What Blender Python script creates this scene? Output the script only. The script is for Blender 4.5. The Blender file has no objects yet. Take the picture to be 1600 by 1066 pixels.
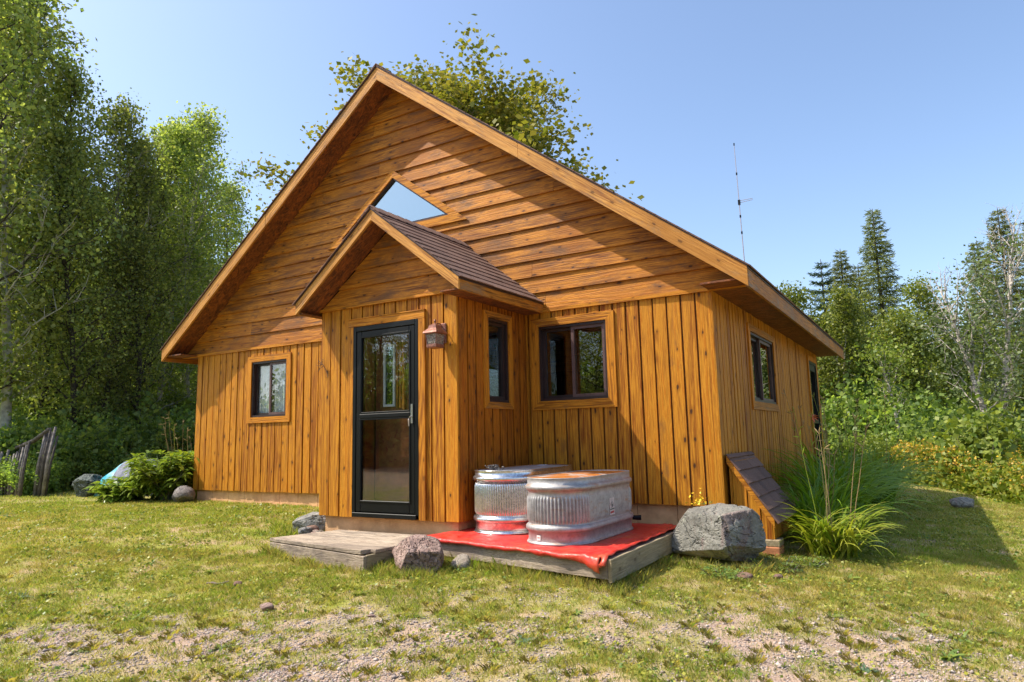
import bpy, bmesh, math, random
import numpy as np
from mathutils import Vector, Matrix

C = bpy.context.scene.collection
SC = bpy.context.scene
R = math.radians

# ------------------------------------------------------------------ camera
CAM = (10.458, -7.080, 0.728); YAW, PITCH, ROLL = -0.545, 0.140, 0.023
cy_, sy_ = math.cos(YAW), math.sin(YAW)
r0 = Vector((cy_, -sy_, 0)); f0 = Vector((sy_, cy_, 0)); up0 = Vector((0, 0, 1))
FWD = f0 * math.cos(PITCH) + up0 * math.sin(PITCH)
u1 = -f0 * math.sin(PITCH) + up0 * math.cos(PITCH)
RGT = r0 * math.cos(ROLL) - u1 * math.sin(ROLL)
UPV = r0 * math.sin(ROLL) + u1 * math.cos(ROLL)
cd = bpy.data.cameras.new('camera'); cam = bpy.data.objects.new('camera', cd); C.objects.link(cam)
cd.sensor_width = 36; cd.lens = 1069.6 / 1600 * 36; cd.clip_start = 0.05; cd.clip_end = 3000
M = Matrix((RGT, UPV, -FWD)).transposed().to_4x4(); M.translation = CAM
cam.matrix_world = M; SC.camera = cam

# ------------------------------------------------------------------ light
SUN_EL, SUN_ROT = 52.5, 239.7
w = bpy.data.worlds.new('World'); SC.world = w; w.use_nodes = True
wn = w.node_tree.nodes; sky = wn.new('ShaderNodeTexSky'); sky.sky_type = 'NISHITA'; sky.sun_disc = False
sky.sun_elevation = R(SUN_EL); sky.sun_rotation = R(SUN_ROT); sky.air_density = 1.0; sky.dust_density = 2.6; sky.ozone_density = 2.2
sky.altitude = 300
w.node_tree.links.new(sky.outputs[0], wn['Background'].inputs[0]); wn['Background'].inputs[1].default_value = 0.14
sl = bpy.data.lights.new('sun', 'SUN'); sl.energy = 3.4; sl.angle = R(0.5); sl.color = (1.0, 0.92, 0.78)
sun = bpy.data.objects.new('sun', sl); C.objects.link(sun)
sun.rotation_euler = Vector((-1.71, -1.0, 2.58)).to_track_quat('Z', 'Y').to_euler()
SC.view_settings.view_transform = 'Standard'; SC.view_settings.look = 'None'; SC.view_settings.gamma = 1
SC.view_settings.exposure = 0.99
SC.cycles.max_bounces = 8; SC.cycles.transparent_max_bounces = 12

# ------------------------------------------------------------------ material helpers
class NT:
    def __init__(s, name):
        s.m = bpy.data.materials.new(name); s.m.use_nodes = True; s.t = s.m.node_tree; s.n = s.t.nodes
        s.b = s.n['Principled BSDF']; s.out = s.n['Material Output']
    def node(s, typ, inp=None, **props):
        n = s.n.new(typ)
        for k, v in props.items(): setattr(n, k, v)
        for k, v in (inp or {}).items(): s.set(n, k, v)
        return n
    def set(s, n, k, v):
        i = n.inputs[k]
        if isinstance(v, bpy.types.NodeSocket): s.t.links.new(v, i)
        elif isinstance(v, bpy.types.Node): s.t.links.new(v.outputs[0], i)
        else: i.default_value = v
    def B(s, **kw):
        for k, v in kw.items(): s.set(s.b, k.replace('_', ' '), v)
    rot = 0
    def oc(s):
        v = s.node('ShaderNodeTexCoord').outputs['Object']
        return s.node('ShaderNodeVectorRotate', {'Vector': v, 'Angle': s.rot}, rotation_type='Y_AXIS').outputs[0] if s.rot else v
    def obj(s, scale=(1, 1, 1), off=None):
        v = s.oc()
        if off is not None: v = s.vm('ADD', v, off)
        return s.node('ShaderNodeMapping', {'Vector': v, 'Scale': scale}).outputs[0]
    def vm(s, op, a, b): return s.node('ShaderNodeVectorMath', {0: a, 1: b}, operation=op).outputs[0]
    def math(s, op, a, b=0.0, clamp=False): return s.node('ShaderNodeMath', {0: a, 1: b}, operation=op, use_clamp=clamp).outputs[0]
    def noise(s, v, scale, detail=4, rough=.55, dist=0.0, col=False):
        n = s.node('ShaderNodeTexNoise', {'Vector': v, 'Scale': scale, 'Detail': detail, 'Roughness': rough, 'Distortion': dist})
        return n.outputs['Color' if col else 'Fac']
    def ramp(s, f, stops):
        n = s.node('ShaderNodeValToRGB', {'Fac': f}); e = n.color_ramp.elements
        for i, (p, c) in enumerate(stops):
            if i >= 2: e.new(p)
        for i, (p, c) in enumerate(stops):
            e[i].position = p; e[i].color = (*c, 1) if len(c) == 3 else c
        return n.outputs[0]
    def rampf(s, f, a, b): return s.node('ShaderNodeMapRange', {0: f, 1: a, 2: b}).outputs[0]
    def mix(s, f, a, b, mode='MIX'):
        n = s.node('ShaderNodeMix', data_type='RGBA', blend_type=mode)
        s.set(n, 0, f)
        for i, v in ((6, a), (7, b)):
            if isinstance(v, tuple) and len(v) == 3: v = (*v, 1)
            s.set(n, i, v)
        return n.outputs[2]
    def rnd(s): return s.node('ShaderNodeNewGeometry').outputs['Random Per Island']
    def bump(s, h, strength=.3, dist=.01, normal=None):
        d = {'Height': h, 'Strength': strength, 'Distance': dist}
        return s.node('ShaderNodeBump', d).outputs[0]

def wood(name, axis, light, mid, dark, weather=0.25, wcol=(.11, .075, .055), rough=.6, knots=1.0, tint=.5, grain=1.0, rot=0):
    t = NT(name); t.rot = rot; rnd = t.rnd()
    off = t.node('ShaderNodeCombineXYZ', {0: t.math('MULTIPLY', rnd, 37.1), 1: t.math('MULTIPLY', rnd, 91.7), 2: t.math('MULTIPLY', rnd, 53.3)}).outputs[0]
    g = [17, 17, 17]; g['xyz'.index(axis)] = .7
    v = t.obj(tuple(g), off)
    ob = t.node('ShaderNodeSeparateXYZ', {0: t.oc()}).outputs
    if axis == 'z': U, L_ = t.math('ADD', ob[0], ob[1]), ob[2]
    elif axis == 'x': U, L_ = t.math('ADD', ob[2], t.math('MULTIPLY', ob[1], .7)), ob[0]
    else: U, L_ = t.math('ADD', ob[2], ob[0]), ob[1]
    kv = t.node('ShaderNodeCombineXYZ', {0: t.math('ADD', t.math('MULTIPLY', U, 7.5), t.math('MULTIPLY', rnd, 37.1)), 1: t.math('ADD', t.math('MULTIPLY', L_, 3.4), t.math('MULTIPLY', rnd, 91.7)), 2: 0.0}).outputs[0]
    n1 = t.noise(v, 1.0, 5, .6, .6)
    fine = t.noise(v, 6.0, 3, .7)
    # growth rings : wavy bands of a stretched noise
    rings = t.math('SINE', t.math('MULTIPLY', t.noise(v, .55, 2, .5, .3), 60.0))
    rings = t.rampf(rings, -1, 1)
    f = t.math('ADD', t.math('MULTIPLY', n1, .72), t.math('MULTIPLY', rings, .19 * grain))
    f = t.math('ADD', f, t.math('MULTIPLY', t.math('SUBTRACT', fine, .5), .80 * grain))
    f = t.math('ADD', f, t.math('MULTIPLY', t.math('SUBTRACT', rnd, .5), tint * .55))
    col = t.ramp(f, [(.22, dark), (.62, light), (.42, mid)])
    # soft patches of different stain strength
    big = t.noise(t.obj((.9, .9, .9)), 1.3, 3)
    col = t.mix(t.rampf(big, .45, .75), col, tuple(c * .72 for c in mid), 'MIX') if weather > .3 else col
    # greyish worn wood
    wv = [3.5, 3.5, 3.5]; wv['xyz'.index(axis)] = 1.1
    wear = t.noise(t.obj(tuple(wv), off), 1.6, 6, .75, .5)
    wm = t.rampf(wear, .66 - weather * .34, .80 - weather * .25)
    col = t.mix(t.math('MULTIPLY', wm, .8), col, wcol)
    # knots
    vo = t.node('ShaderNodeTexVoronoi', {'Vector': t.vm('ADD', kv, t.vm('MULTIPLY', t.noise(kv, 5.0, 2, col=True), (.12, .12, 0))), 'Scale': 1.0, 'Randomness': 1.0}, voronoi_dimensions='2D')
    has = t.math('GREATER_THAN', t.node('ShaderNodeSeparateColor', {0: vo.outputs['Color']}).outputs[0], .55)
    sc_ = t.node('ShaderNodeSeparateColor', {0: vo.outputs['Color']}).outputs[1]
    d = t.math('DIVIDE', vo.outputs['Distance'], t.math('ADD', .35, t.math('MULTIPLY', sc_, .95)))
    halo = t.math('MULTIPLY', t.math('MULTIPLY', t.rampf(d, .24, .08), has), .60 * knots)
    core = t.math('MULTIPLY', t.math('MULTIPLY', t.rampf(d, .095, .055), has), .9 * knots)
    col = t.mix(halo, col, tuple(c * .5 for c in mid)); col = t.mix(core, col, (.05, .02, .012))
    h = t.math('ADD', t.math('MULTIPLY', fine, .6), t.math('MULTIPLY', rings, .25))
    t.B(Base_Color=col, Roughness=rough, Normal=t.bump(h, .7, .007)); t.b.inputs['Specular IOR Level'].default_value = .2
    return t.m

def plain(name, col, rough=.5, metal=0, noise=.0, nscale=8, bump=0, spec=.5, col2=None):
    t = NT(name)
    c = (*col, 1)
    if noise or col2:
        n = t.noise(t.obj(), nscale, 5, .6)
        c = t.mix(t.rampf(n, .35, .65), tuple(x * (1 - noise) for x in col), col2 or tuple(min(1, x * (1 + noise)) for x in col))
        if bump: t.B(Normal=t.bump(n, bump, .01))
    t.B(Base_Color=c, Roughness=rough, Metallic=metal); t.b.inputs['Specular IOR Level'].default_value = spec
    return t.m

def leafmat(name, a, b, trans=.35, rough=.45, c=None, objvar=.25, spec=.4):
    t = NT(name); rnd = t.rnd()
    st = [(0, a), (1, b)] if c is None else [(0, a), (1, c), (.8, b)]
    col = t.ramp(rnd, st)
    oi = t.node('ShaderNodeObjectInfo').outputs['Random']
    col = t.node('ShaderNodeHueSaturation', {'Color': col, 'Value': t.node('ShaderNodeMapRange', {0: oi, 3: 1 - objvar, 4: 1 + objvar}).outputs[0],
        'Hue': t.node('ShaderNodeMapRange', {0: oi, 3: .485, 4: .51}).outputs[0]}).outputs[0]
    t.B(Base_Color=col, Roughness=rough); t.b.inputs['Specular IOR Level'].default_value = spec
    tr = t.node('ShaderNodeBsdfTranslucent', {'Color': t.mix(1.0, col, (1.0, 1.0, .45), 'MULTIPLY')})
    mx = t.node('ShaderNodeMixShader', {0: trans, 1: t.b.outputs[0], 2: tr.outputs[0]})
    t.t.links.new(mx.outputs[0], t.out.inputs[0])
    return t.m

LIGHT, MIDW, DARKW = (.61, .265, .020), (.46, .160, .009), (.21, .054, .005)
M_ = {}
M_['sidV'] = wood('stained_vertical_siding', 'z', LIGHT, MIDW, DARKW, weather=.28, wcol=(.20, .090, .028), tint=.34, knots=1)
M_['sidR'] = wood('darker_red_siding', 'z', (.52, .180, .012), (.35, .095, .006), (.13, .030, .004), weather=.40, wcol=(.10, .035, .012), tint=.42, knots=1)  # redder, darker variant of the vertical siding, used on one porch wall
M_['sidH'] = wood('stained_horizontal_siding', 'x', (.63, .25, .024), (.40, .130, .011), (.13, .035, .006), weather=.54, wcol=(.12, .06, .03), tint=.30)
M_['trimX'] = wood('stained_trim_level', 'x', (.64, .26, .020), (.46, .15, .009), (.18, .05, .006), weather=.25, tint=.3, knots=.6)
M_['trimZ'] = wood('stained_trim_upright', 'z', (.64, .26, .020), (.46, .15, .009), (.18, .05, .006), weather=.2, tint=.3, knots=.6)
M_['trimY'] = wood('stained_trim_deep', 'y', (.56, .23, .03), (.38, .14, .015), (.12, .05, .015), weather=.5, wcol=(.22, .17, .11), tint=.3, knots=.6)
FA = lambda nm, rot: wood(nm, 'x', (.66, .33, .075), (.50, .21, .035), (.24, .085, .018), weather=.40, wcol=(.20, .14, .085), tint=.2, knots=.7, rot=rot)
M_['fascia'] = {1: FA('weathered_fascia_right', R(-36.9)), -1: FA('weathered_fascia_left', R(36.9))}
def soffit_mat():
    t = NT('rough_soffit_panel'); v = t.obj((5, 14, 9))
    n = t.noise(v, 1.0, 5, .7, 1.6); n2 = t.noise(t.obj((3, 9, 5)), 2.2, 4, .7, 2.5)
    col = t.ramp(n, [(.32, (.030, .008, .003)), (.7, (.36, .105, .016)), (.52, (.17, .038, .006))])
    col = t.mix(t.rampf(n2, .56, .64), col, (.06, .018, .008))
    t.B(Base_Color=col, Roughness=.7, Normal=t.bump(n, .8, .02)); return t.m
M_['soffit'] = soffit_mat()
M_['greywood'] = wood('grey_weathered_lumber', 'x', (.56, .46, .35), (.34, .265, .20), (.08, .055, .04), weather=.62, wcol=(.14, .115, .10), tint=.5, rough=.85, knots=.5)
M_['greywoodY'] = wood('grey_weathered_board', 'y', (.44, .36, .24), (.31, .25, .15), (.15, .11, .06), weather=.5, wcol=(.22, .18, .12), tint=.4, rough=.85, knots=.5)
M_['groove'] = plain('painted_groove_shade', (.10, .035, .008), .8, noise=.4, nscale=20)  # groove shadow painted as a darker brown on the sheathing behind boards
M_['black'] = plain('black_metal', (.003, .004, .0045), .40, .0, .2, 5, spec=.28)
M_['bronze'] = plain('bronze_window_frame', (.030, .016, .015), .4, 0, .2, 6)
M_['bronze2'] = plain('faded_bronze_sash', (.10, .055, .05), .45, 0, .25, 6)
M_['dark'] = plain('dark_interior', (.035, .018, .010), .8)
M_['drip'] = plain('drip_edge', (.035, .018, .014), .5)
M_['white'] = plain('white_paint', (.75, .75, .72), .4)
M_['steel'] = plain('brushed_steel', (.55, .55, .55), .3, 1)

def glass_mat(name, refl=.35, tint=(.6, .65, .65)):
    t = NT(name)
    lw = t.node('ShaderNodeLayerWeight', {0: .5})
    gl = t.node('ShaderNodeBsdfGlossy', {'Color': (.68, .84, .88, 1) if refl > .3 else (1, 1, 1, 1), 'Roughness': 0.0,
        'Normal': t.bump(t.noise(t.obj(), 2.5, 1), .03, .02)})
    tr = t.node('ShaderNodeBsdfTransparent', {'Color': (*tint, 1)})
    f = t.math('ADD', t.math('MULTIPLY', t.math('POWER', lw.outputs[1], 3.5), .8), refl, True)
    mx = t.node('ShaderNodeMixShader', {0: f, 1: tr.outputs[0], 2: gl.outputs[0]})
    t.t.links.new(mx.outputs[0], t.out.inputs[0]); return t.m
M_['glass'] = glass_mat('window_glass', .07, (.85, .88, .88))
M_['glassR'] = glass_mat('skyward_glass', .42, (.4, .45, .5))

def shingle_mat():
    t = NT('brown_shingle'); r = t.rnd()
    n = t.noise(t.obj(), 160, 2, .8); n2 = t.noise(t.obj(), 3, 4)
    col = t.ramp(r, [(0, (.10, .046, .032)), (1, (.18, .098, .070)), (.5, (.14, .070, .050))])
    col = t.mix(t.rampf(n, .35, .7), col, (.22, .13, .10)); col = t.mix(t.rampf(n2, .5, .8), col, (.08, .045, .036))
    t.B(Base_Color=col, Roughness=.9, Normal=t.bump(n, .6, .004)); return t.m
M_['shingle'] = shingle_mat()
def found_mat():
    t = NT('painted_block'); n = t.noise(t.obj(), 6, 6, .7); n2 = t.noise(t.obj(), 60, 3)
    col = t.ramp(n, [(.3, (.52, .28, .13)), (.7, (.80, .48, .24)), (.5, (.70, .40, .19))])
    t.B(Base_Color=col, Roughness=.9, Normal=t.bump(n2, .5, .006)); return t.m
M_['found'] = found_mat()

# ------------------------------------------------------------------ mesh helpers
class MB:
    def __init__(s): s.v = []; s.f = []
    def add(s, vs, fs):
        o = len(s.v); s.v += [tuple(x) for x in vs]; s.f += [tuple(i + o for i in f) for f in fs]; return s
    def box(s, x0, x1, y0, y1, z0, z1):
        return s.add([(x0, y0, z0), (x1, y0, z0), (x1, y1, z0), (x0, y1, z0), (x0, y0, z1), (x1, y0, z1), (x1, y1, z1), (x0, y1, z1)],
                     [(3, 2, 1, 0), (4, 5, 6, 7), (0, 1, 5, 4), (1, 2, 6, 5), (2, 3, 7, 6), (3, 0, 4, 7)])
    def loft(s, a, b):          # two loops of equal length -> closed prism
        n = len(a)
        return s.add(list(a) + list(b), [tuple(range(n))[::-1], tuple(range(n, 2 * n))] + [(i, (i + 1) % n, n + (i + 1) % n, n + i) for i in range(n)])
    def tube(s, pts, rad, n=6, cap=True):
        P = [Vector(p) for p in pts]; rad = rad if hasattr(rad, '__len__') else [rad] * len(P)
        o = len(s.v); up = Vector((.13, .27, .95)).normalized()
        for i, p in enumerate(P):
            d = (P[min(i + 1, len(P) - 1)] - P[max(i - 1, 0)]).normalized()
            if abs(d.dot(up)) > .97: ref = Vector((1, 0, .1)).normalized()
            else: ref = up
            a = d.cross(ref).normalized(); b = d.cross(a)
            for k in range(n):
                q = p + (a * math.cos(2 * math.pi * k / n) + b * math.sin(2 * math.pi * k / n)) * rad[i]; s.v.append(tuple(q))
        for i in range(len(P) - 1):
            for k in range(n):
                s.f.append((o + i * n + k, o + i * n + (k + 1) % n, o + (i + 1) * n + (k + 1) % n, o + (i + 1) * n + k))
        if cap: s.f.append(tuple(o + k for k in range(n))[::-1]); s.f.append(tuple(o + (len(P) - 1) * n + k for k in range(n)))
        return s
    def xf(s, fn): s.v = [tuple(fn(*p)) for p in s.v]; return s
    def build(s, name, mat, parent=None, smooth=False, loc=None, bevel=0):
        m = bpy.data.meshes.new(name); m.from_pydata(s.v, [], s.f); m.validate()
        bm = bmesh.new(); bm.from_mesh(m); bmesh.ops.recalc_face_normals(bm, faces=bm.faces)
        if bevel: bmesh.ops.bevel(bm, geom=list(bm.edges), offset=bevel, segments=1, affect='EDGES', clamp_overlap=True)
        bm.to_mesh(m); bm.free()
        return link(name, m, mat, parent, smooth, loc)

def link(name, m, mat, parent=None, smooth=False, loc=None):
    o = bpy.data.objects.new(name, m); C.objects.link(o)
    if mat is not None:
        for x in (mat if isinstance(mat, (list, tuple)) else [mat]): m.materials.append(x)
    if smooth: m.polygons.foreach_set('use_smooth', [True] * len(m.polygons))
    if parent is not None: o.parent = parent
    if loc is not None: o.location = loc
    return o

def fastmesh(name, verts, faces, mat, parent=None, smooth=False, loc=None, mats=None, attr=None):
    """verts (n,3) array, faces (m,k) array all of the same size k"""
    verts = np.asarray(verts, np.float32); faces = np.asarray(faces, np.int32); k = faces.shape[1]
    m = bpy.data.meshes.new(name)
    m.vertices.add(len(verts)); m.vertices.foreach_set('co', verts.ravel())
    m.loops.add(faces.size); m.loops.foreach_set('vertex_index', faces.ravel())
    m.polygons.add(len(faces)); m.polygons.foreach_set('loop_start', np.arange(0, faces.size, k, dtype=np.int32))
    if mats is not None: m.polygons.foreach_set('material_index', np.asarray(mats, np.int32))
    if attr is not None:
        for an, av in attr.items():
            a = m.attributes.new(an, 'FLOAT', 'POINT'); a.data.foreach_set('value', np.asarray(av, np.float32))
    m.update(calc_edges=True); m.validate()
    if mats is not None:
        return link(name, m, mat, parent, smooth, loc)
    return link(name, m, mat, parent, smooth, loc)

def tag(o, label=None, cat=None, group=None, kind=None):
    if label: o['label'] = label
    if cat: o['category'] = cat
    if group: o['group'] = group
    if kind: o['kind'] = kind
    return o
def empty(name, loc=(0, 0, 0), rz=0):
    o = bpy.data.objects.new(name, None); C.objects.link(o); o.location = loc; o.rotation_euler = (0, 0, rz); o.empty_display_size = .2
    return o
def kids(o): return [c for c in bpy.data.objects if c.parent == o]
def copy_tree(o, parent=None, kidmap=None):
    c = o.copy(); C.objects.link(c); c.parent = parent
    for ch in kidmap[o.name] if kidmap else kids(o):
        d = ch.copy(); C.objects.link(d); d.parent = c
    return c

# ---- value noise in numpy
def vnoise(x, y, seed=0):
    rs = np.random.RandomState(seed); T = rs.rand(256, 256)
    xi = np.floor(x).astype(int); yi = np.floor(y).astype(int); fx = x - xi; fy = y - yi
    fx = fx * fx * (3 - 2 * fx); fy = fy * fy * (3 - 2 * fy)
    g = lambda a, b: T[a & 255, b & 255]
    return (g(xi, yi) * (1 - fx) + g(xi + 1, yi) * fx) * (1 - fy) + (g(xi, yi + 1) * (1 - fx) + g(xi + 1, yi + 1) * fx) * fy
def fbm(x, y, seed=0, o=4):
    s = 0; a = 1; t = 0
    for i in range(o): s = s + a * vnoise(x * 2 ** i, y * 2 ** i, seed + i); t += a; a *= .5
    return s / t

def hf(x, y):
    x = np.asarray(x, float); y = np.asarray(y, float)
    h = np.interp(x, [-30, 0, 3, 4.6, 8.5, 9.3, 11, 13], [-.42, -.18, -.19, -.37, -.41, -.47, -.58, -.72]) + np.interp(y, [-5, -2.2, 0], [-.17, -.02, 0])
    n = (fbm(x * .9 + 50, y * .9 + 50, 3, 3) - .5) * .05
    n += (fbm(x * 6 + 50, y * 6 + 50, 8, 2) - .5) * .02 * (np.hypot(x - 8, y + 3) < 14)
    near = np.clip((np.maximum(np.maximum(-x, x - 8.6), np.maximum(-1.4 - y, y - 7.6))) / .6, 0, 1)
    return h + n * near
def camdepth(x, y): return (x - CAM[0]) * sy_ + (y - CAM[1]) * cy_
def camside(x, y): return (x - CAM[0]) * cy_ - (y - CAM[1]) * sy_
def gravel(x, y):
    """0 = lawn, 1 = gravel drive, patchy in between"""
    d = camdepth(x, y); s = camside(x, y)
    e = np.clip((5.9 - .05 * np.abs(s + 1) - .06 * s - d) / 2.9, 0, 1)
    n = fbm(x * 2.6 + 9, y * 2.6 + 9, 21, 5)
    n = .6 * n + .4 * fbm(x * 9, y * 9, 27, 3)
    return np.clip((e * .80 + (n - .50) * 2.2 * np.minimum(1, e * 3)), 0, 1), n

# ------------------------------------------------------------------ ground
xs = np.concatenate([[-900, -500, -250, -120, -70, -45], np.arange(-32, -8, .5), np.arange(-8, 13, .08), np.arange(13, 30, .5), [35, 50, 80, 150, 300, 900]])
ys = np.concatenate([[-900, -400, -150, -70, -40], np.arange(-25, -7.5, .5), np.arange(-7.5, 6, .08), np.arange(6, 34, .5), [40, 60, 100, 200, 400, 900]])
X, Y = np.meshgrid(xs, ys); nx, ny = len(xs), len(ys)
Z = hf(X, Y)
ii = (np.arange(ny - 1)[:, None] * nx + np.arange(nx - 1)[None, :]).ravel()
gr, gn = gravel(X, Y)
t = NT('lawn_and_gravel_ground')
ga = t.node('ShaderNodeAttribute', attribute_name='gravel').outputs['Fac']
tc = t.node('ShaderNodeTexCoord').outputs['Object']
n1 = t.noise(tc, 3.0, 6, .7); n2 = t.noise(tc, 45, 4, .7); n3 = t.noise(tc, .5, 4)
soil = t.ramp(n1, [(.3, (.22, .15, .075)), (.72, (.46, .34, .20)), (.5, (.34, .24, .13))])
thatch = t.ramp(n2, [(.3, (.11, .16, .016)), (.7, (.42, .38, .085)), (.5, (.24, .28, .035))])
col = t.mix(t.rampf(n1, .62, .45), soil, thatch)
vo = t.node('ShaderNodeTexVoronoi', {'Vector': tc, 'Scale': 75.0})
stone = t.mix(t.rampf(t.node('ShaderNodeSeparateColor', {0: vo.outputs['Color']}).outputs[0], 0, 1), (.22, .155, .135), (.50, .38, .32))
stone = t.mix(t.rampf(vo.outputs['Distance'], .35, .7), stone, (.24, .165, .12))
grs = t.mix(t.rampf(n1, .4, .6), stone, (.42, .30, .21))
col = t.mix(t.rampf(ga, .05, .75), col, grs)
t.B(Base_Color=col, Roughness=.95, Normal=t.bump(t.math('ADD', n2, t.math('MULTIPLY', t.math('SUBTRACT', 1.0, vo.outputs['Distance']), ga)), .6, .012))
t.b.inputs['Specular IOR Level'].default_value = .15
g = fastmesh('ground', np.stack([X.ravel(), Y.ravel(), Z.ravel()], 1), np.stack([ii, ii + 1, ii + nx + 1, ii + nx], 1), t.m, smooth=True, attr={'gravel': gr.ravel()})
tag(g, kind='structure')

# ------------------------------------------------------------------ the cabin
W, D, ZT = 8.59, 7.58, 2.237
PX0, PX1, P = 4.438, 6.356, 1.407
PKX, PKZ, OH, EV, EZ = 4.292, 5.926, .385, .477, 2.348
SL = (PKZ - EZ) / (W + EV - PKX)
cabin = empty('wooden_cabin', (0, 0, 0))
tag(cabin, 'golden brown wood sided cabin with steep gable roof and small entry porch', 'cabin')

def clip(poly, a, b, c, keep=1):
    """keep the part of a 2-D polygon where a*x+b*z+c >= 0"""
    out = []
    for i in range(len(poly)):
        p, q = poly[i], poly[(i + 1) % len(poly)]
        dp, dq = a * p[0] + b * p[1] + c, a * q[0] + b * q[1] + c
        if dp >= 0: out.append(p)
        if (dp > 0 and dq < 0) or (dp < 0 and dq > 0):
            s = dp / (dp - dq); out.append((p[0] + (q[0] - p[0]) * s, p[1] + (q[1] - p[1]) * s))
    return out
def subtract(polys, hole):
    """convex hole (counter-clockwise)"""
    res = []
    for poly in polys:
        rest = poly; n0 = len(res)
        for i in range(len(hole)):
            (x0, z0), (x1, z1) = hole[i], hole[(i + 1) % len(hole)]
            a, b = -(z1 - z0), (x1 - x0); c = -(a * x0 + b * z0)
            o = clip(rest, -a, -b, -c)
            if len(o) > 2: res.append(o)
            rest = clip(rest, a, b, c)
            if len(rest) < 3: break
        if len(rest) < 3 or area(rest) < 1e-7:
            for _ in range(len(res) - n0): res.pop()
            res.append(poly)
    return res
def area(p): return abs(sum(p[i][0] * p[(i + 1) % len(p)][1] - p[(i + 1) % len(p)][0] * p[i][1] for i in range(len(p)))) / 2
def rect(a, b, c, d): return [(a, c), (b, c), (b, d), (a, d)]
FRONT = lambda y0: (lambda u, d, z: (u, y0 - d, z))
RIGHT = lambda x0: (lambda u, d, z: (x0 + d, u, z))
LEFT = lambda x0: (lambda u, d, z: (x0 - d, u, z))
BACK = lambda y0: (lambda u, d, z: (u, y0 + d, z))
rng = random.Random(7)

def vertical_wall(name, place, u0, u1, z0, z1, holes=(), parent=cabin, bw=.152, gap=.021, ends=(.11, .11), drop=True, mat=None):
    """upright boards over a sheathing slab with real openings"""
    mb = MB(); slab = MB()
    polys = [rect(u0, u1, z0, z1)]
    for h in holes: polys = subtract(polys, h)
    for p in polys: slab.loft([place(u, 0, z) for u, z in p], [place(u, -.11, z) for u, z in p])
    cuts = [u0 - .0, u0 + ends[0]]
    n = max(1, round((u1 - ends[1] - cuts[-1]) / bw)); step = (u1 - ends[1] - cuts[-1]) / n
    base = cuts[-1]
    cuts += [base + step * (i + 1) for i in range(n)] + [u1]
    for i in range(len(cuts) - 1):
        a, b = cuts[i] + (gap / 2 if i else -.018), cuts[i + 1] - (gap / 2 if i < len(cuts) - 2 else -.018)
        th = .023 + rng.random() * .006
        zb = z0 + (rng.random() - .5) * .008
        polys = [rect(a, b, zb, z1)]
        for h in holes: polys = subtract(polys, h)
        sk = (rng.random() - .5) * .008
        for p in polys:
            if area(p) < .0004: continue
            mb.loft([place(u, th + (sk if u > (a + b) / 2 else 0), z) for u, z in p], [place(u, .001, z) for u, z in p])
    w_ = mb.build(name, mat or M_['sidV'], parent)
    slab.build('sheathing', M_['groove'], w_)
    return w_

def clap_wall(name, place, region, z0, z1, pitch, holes=(), parent=cabin, lip=.026, thick=.008):
    mb = MB(); slab = MB(); polys = [region]
    for h in holes: polys = subtract(polys, h)
    for p in polys: slab.loft([place(u, 0, z) for u, z in p], [place(u, -.1, z) for u, z in p])
    z = z0; big = [(-50, 0), (50, 0)]
    while z < z1:
        zt = z + pitch
        # split each course at a few random butt joints
        umin, umax = min(p[0] for p in region), max(p[0] for p in region)
        js = [umin - 1]; u = umin + rng.uniform(1.5, 4.5)
        while u < umax: js.append(u); u += rng.uniform(2.2, 4.8)
        js.append(umax + 1)
        for a, b in zip(js[:-1], js[1:]):
            q = list(region)
            for A, B, Cc in ((0, 1, -z), (0, -1, zt), (1, 0, -a - .0015), (-1, 0, b - .0015)):
                q = clip(q, A, B, Cc)
                if len(q) < 3: break
            if len(q) < 3: continue
            qs = [q]
            for h in holes: qs = subtract(qs, h)
            dz = rng.uniform(-.003, .003)
            for p in qs:
                if area(p) < .0006: continue
                mb.loft([place(uu, thick + (lip + dz) * max(0, (zt - zz)) / pitch, zz) for uu, zz in p], [place(uu, .001, zz) for uu, zz in p])
        z = zt
    o = mb.build(name, M_['sidH'], parent); slab.build('sheathing', M_['trimX'], o); return o

def hole_of(u0, u1, z0, z1): return rect(u0, u1, z0, z1)
WIN_L = (1.387, 2.194, 1.128, 1.992); WIN_R = (6.556, 7.425, 1.138, 2.020); WIN_S = (1.60, 3.05, 1.10, 1.970); WIN_P = (-.885, -.455, 1.115, 2.045)
DOOR = (4.975, 5.865, -.06, 1.985); SDOOR = (6.32, 7.22, -.02, 2.0)

vertical_wall('wall', FRONT(0), 0, PX0, 0, ZT + .02, [hole_of(*WIN_L)], ends=(.12, .06))
vertical_wall('wall', FRONT(0), PX1, W, 0, ZT + .02, [hole_of(*WIN_R)], ends=(.06, .15))
vertical_wall('wall', RIGHT(W), 0, D, 0, ZT + .02, [hole_of(*WIN_S), hole_of(*SDOOR)], ends=(.13, .13), bw=.14)
vertical_wall('wall', LEFT(0), 0, D, 0, ZT + .02)
vertical_wall('wall', BACK(D), 0, W, 0, ZT + .02)
# gables
def gable_region(px, pz_, sl, zb, xl, xr):
    return [(xl, zb), (xr, zb), (xr, max(zb, pz_ - sl * (xr - px))), (px, pz_), (xl, max(zb, pz_ - sl * (px - xl)))]
gz = PKZ - .20
TRI = [(PKX - .975, 3.655), (PKX + .975, 3.655), (PKX, 3.655 + .975 * .75)]
reg = [(PKX - (gz - ZT - .0) / SL, ZT), (PKX + (gz - ZT) / SL, ZT), (PKX, gz)]
clap_wall('gable_wall', FRONT(.0), reg, ZT, gz, .2035, [TRI])
clap_wall('gable_wall', BACK(D), reg, ZT, gz, .2035)
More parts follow.
